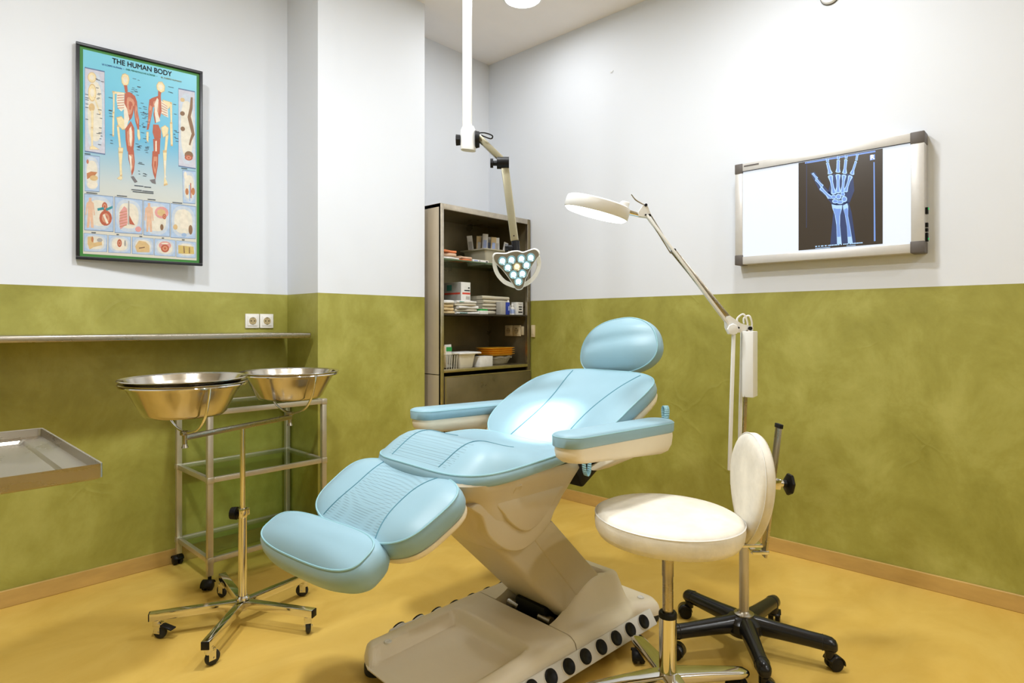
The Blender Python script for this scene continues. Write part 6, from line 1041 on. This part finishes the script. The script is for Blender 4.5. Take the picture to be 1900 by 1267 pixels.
# --- bottom deck
z = 0.932
bk = thing('clear_basket', 'small clear plastic basket of swabs at the left of the cabinet deck', 'basket', (2.592, 3.01, z))
MB().loft([[(p[0], p[1], zz) for p in rrect(w, d, 0.012, 4)] for w, d, zz in ((0.085, 0.075, 0.0), (0.092, 0.080, 0.003), (0.112, 0.10, 0.092), (0.120, 0.108, 0.093), (0.120, 0.108, 0.099), (0.108, 0.096, 0.099), (0.088, 0.076, 0.006), (0.08, 0.07, 0.006))]).build('basket', M_CLEAR, bk)
MB().tube([(p[0], p[1], 0.097) for p in rrect(0.118, 0.106, 0.012, 4)], 0.003, 6, True).build('rim', C_TUB, bk)
for i in range(5): MB().box((-0.04 + 0.02 * i, -0.047, 0.05), (0.003, 0.002, 0.09), Matrix.Rotation(0.11, 4, 'X')).build('rib', C_TUB, bk)
for i, (x, h, m_, lab) in enumerate(((-0.038, 0.138, C_WHITE, 'white swab sachet at the left of the clear basket'), (-0.018, 0.142, C_MANILA, 'buff swab sachet in the clear basket'), (0.018, 0.150, C_WHITE, 'white sachet with green print in the clear basket'))):
    t = thing('swab_sachet', lab, 'sachet', (2.592 + x, 3.01, z + 0.007), 0.25 * (1 - i), 'swab sachets')
    b = MB().loft([[(p[0], p[1], zz) for p in rrect(0.024 if i < 2 else 0.05, tk, tk * 0.45, 2)] for zz, tk in ((0, 0.004), (h * 0.5, 0.012), (h * 0.93, 0.006), (h, 0.002))], 0, Matrix.Rotation(-0.05, 4, 'Y')).build('sachet', m_, t)
    if i == 2: stripe(b, 'green_print', (0, -0.0055, h * 0.80), (0.040, 0.0012, 0.028), C_GREEN); stripe(b, 'print', (0, -0.0072, h * 0.35), (0.034, 0.0008, 0.06), C_GREY)
tb = thing('lidded_tub', 'ivory plastic tub with a lid beside the clear basket', 'tub', (2.735, 3.03, z))
MB().loft([[(p[0], p[1], zz) for p in rrect(w, d, 0.014, 4)] for w, d, zz in ((0.115, 0.11, 0.0), (0.12, 0.115, 0.004), (0.145, 0.135, 0.084), (0.150, 0.14, 0.085), (0.150, 0.14, 0.092), (0.14, 0.13, 0.092))]).build('tub', C_TUB, tb)
MB().loft([[(p[0] + 0.02, p[1], zz) for p in rrect(w, d, 0.014, 4)] for w, d, zz in ((0.18, 0.15, 0.092), (0.20, 0.165, 0.093), (0.20, 0.165, 0.100), (0.18, 0.15, 0.104), (0.1, 0.09, 0.105))]).build('lid', C_WHITE, tb)
t = thing('white_box', 'plain white cardboard box between the tub and the orange trays', 'box', (2.905, 3.0, z), 0.12); MB().box((0, 0, 0.034), (0.140, 0.075, 0.068), bev=0.0015).build('carton', C_WHITE, t); MB().box((0, 0, 0.0685), (0.141, 0.076, 0.003), bev=0.001).build('lid', C_WHITE, t)
for i in range(2):
    o = MB().lathe([(0.001, 0.004), (0.075, 0.003), (0.09, 0.012), (0.115, 0.046), (0.135, 0.050), (0.136, 0.047), (0.117, 0.042), (0.094, 0.008), (0.075, -0.001), (0.001, 0.0)], 40).build('pulp_dish', C_PULP)
    for q, vtx in enumerate(o.data.vertices):
        a = math.atan2(vtx.co.y, vtx.co.x); vtx.co.z += 0.003 * math.sin(9 * a) if vtx.co.z > 0.04 else 0; vtx.co.y *= 0.62
    o.location = (3.14, 3.09, z + 0.001 + 0.008 * i)
    tag(o, ['lower grey pulp dish under the orange trays', 'upper grey pulp dish directly under the orange trays'][i], 'dish', 'pulp dishes')
for i in range(4):
    lab = ['orange plastic tray at the bottom of the orange stack', 'orange plastic tray, second from the bottom of the orange stack', 'orange plastic tray, third from the bottom of the orange stack', 'orange plastic tray on top of the orange stack'][i]
    o = MB().loft([[(p[0], p[1], zz) for p in rrect(w, d, 0.02, 4)] for w, d, zz in ((0.20, 0.11, 0.0012), (0.22, 0.13, 0.0), (0.255, 0.155, 0.013), (0.262, 0.162, 0.0135), (0.262, 0.162, 0.0115), (0.252, 0.152, 0.0115), (0.219, 0.128, 0.0015), (0.19, 0.1, 0.003))]).build('orange_tray', C_YEL)
    o.location = (3.125, 3.09, z + 0.064 + 0.0145 * i)
    tag(o, lab, 'tray', 'orange trays in the cabinet')

# ================================================================ X-RAY VIEWER
xv = thing('xray_viewer', 'wall mounted lit x-ray viewer with aluminium frame', 'x-ray viewer', (U, 0.945, 1.548))
VY0, VY1, VZ1 = -0.436, 0.434, 0.548      # local y range (right .. left in view), height
FX = -0.080                                # front plane
M_FRAME = mat('light_aluminium_frame', (0.62, 0.60, 0.57), 0.4, 0.35, var=0.04, vscale=20)
M_SCREEN = mat('lit_opal_screen', (0.25, 0.25, 0.26), 0.4, emit=(0.80, 0.88, 0.97), estr=0.92)
MB().box((FX / 2 + 0.004, 0, VZ1 / 2), (-FX - 0.010, VY1 - VY0 - 0.02, VZ1 - 0.02)).build('casing', M_FRAME, xv)
def vb(name, y0, y1, z0, z1, m_, x0=FX, x1=-0.004, parent=xv, bev=0.002):
    return MB().box(((x0 + x1) / 2, (y0 + y1) / 2, (z0 + z1) / 2), (abs(x1 - x0), y1 - y0, z1 - z0), bev=bev).build(name, m_, parent)
SY0, SY1, SZ0, SZ1 = -0.385, 0.394, 0.042, 0.504
vb('frame_rail', VY0, VY1, SZ1, VZ1, M_FRAME); vb('frame_rail', VY0, VY1, 0, SZ0, M_FRAME)
vb('frame_stile', VY0, SY0, SZ0, SZ1, M_FRAME); vb('frame_stile', SY1, VY1, SZ0, SZ1, M_FRAME)
for y0, y1 in ((VY0 - 0.002, VY0 + 0.054), (VY1 - 0.042, VY1 + 0.002)):
    for z0, z1 in ((-0.002, 0.052), (VZ1 - 0.052, VZ1 + 0.002)): vb('corner_cap', y0, y1, z0, z1, M_GREYP, FX - 0.003, -0.002, xv, 0.004)
vb('screen', SY0, SY1, SZ0, SZ1, M_SCREEN, FX + 0.006, FX + 0.016, xv, 0)
MB().box((FX + 0.001, 0.004, SZ1 + 0.001), (0.006, SY1 - SY0, 0.003)).build('film_grip', M_BLACK, xv)
vb('label_strip', 0.305, 0.385, SZ1 + 0.025, SZ1 + 0.033, M_GREYP, FX - 0.001, FX + 0.002, xv, 0)
for k, (z0, z1) in enumerate(((0.175, 0.205), (0.115, 0.135), (0.095, 0.110), (0.050, 0.090))):
    vb('switch', VY0 - 0.010, VY0 + 0.002, z0, z1, M_BLACK, -0.055, -0.035, xv, 0.001)
M_GRNLED = mat('green_indicator', (0.02, 0.4, 0.1), 0.3, emit=(0.05, 0.7, 0.2), estr=0.6)
for zz in (0.195, 0.058): vb('indicator', VY0 - 0.013, VY0 - 0.009, zz, zz + 0.008, M_GRNLED, -0.05, -0.040, xv, 0)
# the film
FY0, FY1, FZ0, FZ1 = -0.272, 0.104, 0.052, 0.501
M_FILM = mat('dark_film', (0.035, 0.026, 0.018), 0.25, emit=(0.050, 0.034, 0.018), estr=0.35)
M_FLESH = mat('film_soft_tissue', (0.02, 0.03, 0.08), 0.3, emit=(0.03, 0.045, 0.13), estr=0.7)
M_BONE1 = mat('film_bone', (0.1, 0.15, 0.3), 0.3, emit=(0.14, 0.28, 0.70), estr=0.85)
M_BONE2 = mat('film_bone_bright', (0.2, 0.3, 0.4), 0.3, emit=(0.36, 0.58, 0.92), estr=0.85)
film = tag(MB().box((0, 0, 0), (0.0012, FY1 - FY0, FZ1 - FZ0)).build('xray_film', M_FILM), 'x-ray film of a right hand and wrist on the lit viewer', 'x-ray film')
film.location = (U + FX + 0.0035, 0.945 + (FY0 + FY1) / 2, 1.548 + (FZ0 + FZ1) / 2)
def fl(poly, layer):
    return [(-0.0008 - 0.0002 * layer, (0.5 - x) * (FY1 - FY0), (0.5 - y) * (FZ1 - FZ0)) for x, y in poly]
def shrink(poly, k):
    cx = sum(p[0] for p in poly) / len(poly); cy = sum(p[1] for p in poly) / len(poly)
    return [(cx + (x - cx) * k, cy + (y - cy) * k) for x, y in poly]
def flat(polys, name, m_, layer, parent=film):
    mb = MB()
    for p in polys: mb.add(fl(p, layer), [tuple(range(len(p)))])
    return mb.build(name, m_, parent, fix=False)
for p in D_HALO: flat([p], 'soft_tissue', M_FLESH, 0)
for i, p in enumerate(D_BONES + D_CARP):
    o = flat([p], 'bone' if i < len(D_BONES) else 'wrist_bone', M_BONE2, 1)
    n = len(p)
    if i < 15:
        h = n // 2
        q = [((p[k][0] * 0.74 + p[n - 1 - k][0] * 0.26), (p[k][1] * 0.74 + p[n - 1 - k][1] * 0.26)) for k in range(1, h - 1)] + [((p[k][0] * 0.74 + p[n - 1 - k][0] * 0.26), (p[k][1] * 0.74 + p[n - 1 - k][1] * 0.26)) for k in range(h + 1, n - 1)]
    else: q = shrink(p, 0.66 if i >= len(D_BONES) else 0.72)
    flat([q], 'marrow', M_BONE1, 2, o)
flat([D_MARKS['line']], 'edge_line', M_BONE1, 1); flat([D_MARKS['line2']], 'edge_line', M_FLESH, 1); flat([D_MARKS['top']], 'edge_glow', M_BONE1, 0); flat([D_MARKS['box']], 'marker_box', M_BONE1, 1)
flat(D_TXT, 'caption', M_BONE2, 1)['kind'] = 'stuff'
MT = Matrix.Translation((-0.0014, (0.5 - 0.8872) * (FY1 - FY0), (0.5 - 0.0762) * (FZ1 - FZ0))) @ Matrix(((0, 0, -1, 0), (-1, 0, 0, 0), (0, 1, 0, 0), (0, 0, 0, 1)))
text_mesh('R', 0.030, 'side_marker', mat('film_white', (0.5, 0.5, 0.5), 0.3, emit=(0.95, 0.97, 1.0), estr=0.95), film, MT, 0.0008)

# ================================================================ POSTER
PW, PH = 0.530, 1.000
pos = thing('anatomy_poster', 'framed poster titled The Human Body with muscle and skeleton figures', 'poster', (0.662, V - 0.016, 1.521), -math.atan2(0.07, 0.525))
M_PFR = mat('black_poster_frame', (0.016, 0.017, 0.022), 0.35)
M_PGREEN = mat('green_poster_mount', (0.045, 0.21, 0.04), 0.6, var=0.05, vscale=20)
MB().box((PW / 2, 0.006, PH / 2), (PW - 0.004, 0.010, PH - 0.004)).build('backing', M_PFR, pos)
FWd = 0.014
for nm, c, s_ in (('frame_rail', (PW / 2, 0, PH - FWd / 2), (PW, 0.022, FWd)), ('frame_rail', (PW / 2, 0, FWd / 2), (PW, 0.022, FWd)), ('frame_stile', (FWd / 2, 0, PH / 2), (FWd, 0.022, PH - 2 * FWd)), ('frame_stile', (PW - FWd / 2, 0, PH / 2), (FWd, 0.022, PH - 2 * FWd))):
    MB().box(c, s_, bev=0.0015).build(nm, M_PFR, pos)
MB().box((PW / 2, -0.0005, PH / 2), (PW - 2 * FWd, 0.003, PH - 2 * FWd)).build('mount', M_PGREEN, pos)
mg = 0.027; IW, IH = PW - 2 * mg, PH - 2 * mg
def print_gradient():
    m = bpy.data.materials.new('printed_sky_gradient'); m.use_nodes = True
    nt = m.node_tree; b = nt.nodes['Principled BSDF']; N = nt.nodes.new; L = nt.links.new
    tc = N('ShaderNodeTexCoord'); sp = N('ShaderNodeSeparateXYZ'); mr = N('ShaderNodeMapRange'); cr = N('ShaderNodeValToRGB')
    mr.inputs['From Min'].default_value = mg; mr.inputs['From Max'].default_value = PH - mg
    L(tc.outputs['Object'], sp.inputs[0]); L(sp.outputs['Z'], mr.inputs[0]); L(mr.outputs[0], cr.inputs[0]); L(cr.outputs[0], b.inputs['Base Color'])
    e = cr.color_ramp.elements; e[0].position = 0.22; e[0].color = (0.60, 0.58, 0.50, 1); e[1].position = 1.0; e[1].color = (0.16, 0.52, 0.66, 1)
    x = e.new(0.36); x.color = (0.50, 0.55, 0.55, 1); x = e.new(0.60); x.color = (0.11, 0.40, 0.60, 1)
    b.inputs['Roughness'].default_value = 0.4
    return m
pr = MB().box((PW / 2, -0.0022, PH / 2), (IW, 0.001, IH)).build('print', print_gradient(), pos)
PCOL = dict(bone=(0.74, 0.62, 0.36), pale=(0.72, 0.66, 0.55), red=(0.42, 0.10, 0.05), rib=(0.50, 0.22, 0.13), dark=(0.16, 0.15, 0.16), tan=(0.60, 0.42, 0.20), brown=(0.22, 0.12, 0.06), lav=(0.52, 0.52, 0.60), pblue=(0.38, 0.50, 0.68),
            redl=(0.56, 0.25, 0.15), pblue3=(0.50, 0.56, 0.64), pblue2=(0.30, 0.42, 0.62), liver=(0.46, 0.18, 0.07), skin=(0.66, 0.42, 0.29), teal=(0.03, 0.24, 0.28), pink=(0.64, 0.30, 0.28), grey=(0.34, 0.33, 0.32), yel=(0.56, 0.42, 0.14), cream=(0.68, 0.64, 0.54), line=(0.10, 0.16, 0.30), ink=(0.05, 0.07, 0.10))
PM = {k: mat('print_' + k, v, 0.5, var=0.10, vscale=45) for k, v in PCOL.items()}
def pfl(poly, layer): return [(mg + x * IW, -0.0029 - 0.00025 * layer, PH - mg - y * IH) for x, y in poly]
def enrich(shapes):
    out = []
    for k, p in shapes:
        if k == 'bone': out.append(('tan', shrink(p, 1.14)))
        out.append((k, p))
        if k == 'red' and len(p) > 6:
            out.append(('redl', shrink(p, 0.62))); out.append(('red', shrink(p, 0.30)))
        if k in ('bone',) and len(p) > 6: out.append(('pale', shrink(p, 0.55)))
    return out
def oval(quad, k, n=20):
    (x0, y0), (x1, y1), (x2, y2), (x3, y3) = quad; out = []
    for i in range(n):
        a = 0.5 + 0.5 * k * sgnpow(math.cos(2 * PI * i / n), 0.75); b = 0.5 + 0.5 * k * sgnpow(math.sin(2 * PI * i / n), 0.75)
        out.append(((x0 * (1 - a) + x1 * a) * (1 - b) + (x3 * (1 - a) + x2 * a) * b, (y0 * (1 - a) + y1 * a) * (1 - b) + (y3 * (1 - a) + y2 * a) * b))
    return out
def figure(name, shapes, parent, base=1):
    shapes = enrich(shapes)
    keys = sorted(set(k for k, _ in shapes)); mb = MB()
    for i, (k, p) in enumerate(shapes): mb.add(pfl(p, base + 0.06 * i), [tuple(range(len(p)))], keys.index(k))
    return mb.build(name, [PM[k] for k in keys], parent, fix=False)
figure('printed_figure', D_FIG1, pr); figure('printed_figure', D_FIG2, pr)
for kind, quad, organs in D_PANELS:
    pn = figure('inset_panel', [('line', shrink(quad, 1.03)), (kind, quad), ('pblue3', oval(quad, 0.94)), ('cream', oval(quad, 0.74))], pr, 0.3)
    figure('inset_drawing', organs, pn, 1.6)
figure('caption_lines', [('ink', p) for p in D_DASH], pr, 0.8)['kind'] = 'stuff'
PTX = Matrix(((1, 0, 0, 0), (0, 0, -1, 0), (0, 1, 0, 0), (0, 0, 0, 1)))
def ptext(t, x, y, size, m_, width, bold):
    ob = text_mesh(t, size, 'title' if bold else 'subtitle', m_, pr, Matrix.Identity(4), 0.0007 if bold else 0.00015)
    xs = [v.co.x for v in ob.data.vertices]; k = width / (max(xs) - min(xs))
    ob.data.transform(Matrix.Translation((mg + x * IW, -0.0036, PH - mg - y * IH)) @ PTX @ Matrix.Diagonal((k, 1, 1, 1)))
    return ob
ptext('THE HUMAN BODY', 0.5, 0.0235, 0.034, mat('title_ink', (0.006, 0.006, 0.01), 0.5), 0.526 * IW, True)
ptext('LE CORPS HUMAIN  \u2022', 0.245, 0.053, 0.0105, mat('blue_ink', (0.03, 0.10, 0.42), 0.5), 0.185 * IW, False)
ptext('DER MENSCHLICHE K\u00d6RPER  \u2022', 0.492, 0.0515, 0.0105, mat('green_ink', (0.03, 0.30, 0.14), 0.5), 0.275 * IW, False)
ptext('EL CUERPO HUMANO', 0.760, 0.0515, 0.0105, mat('ochre_ink', (0.45, 0.36, 0.08), 0.5), 0.19 * IW, False)
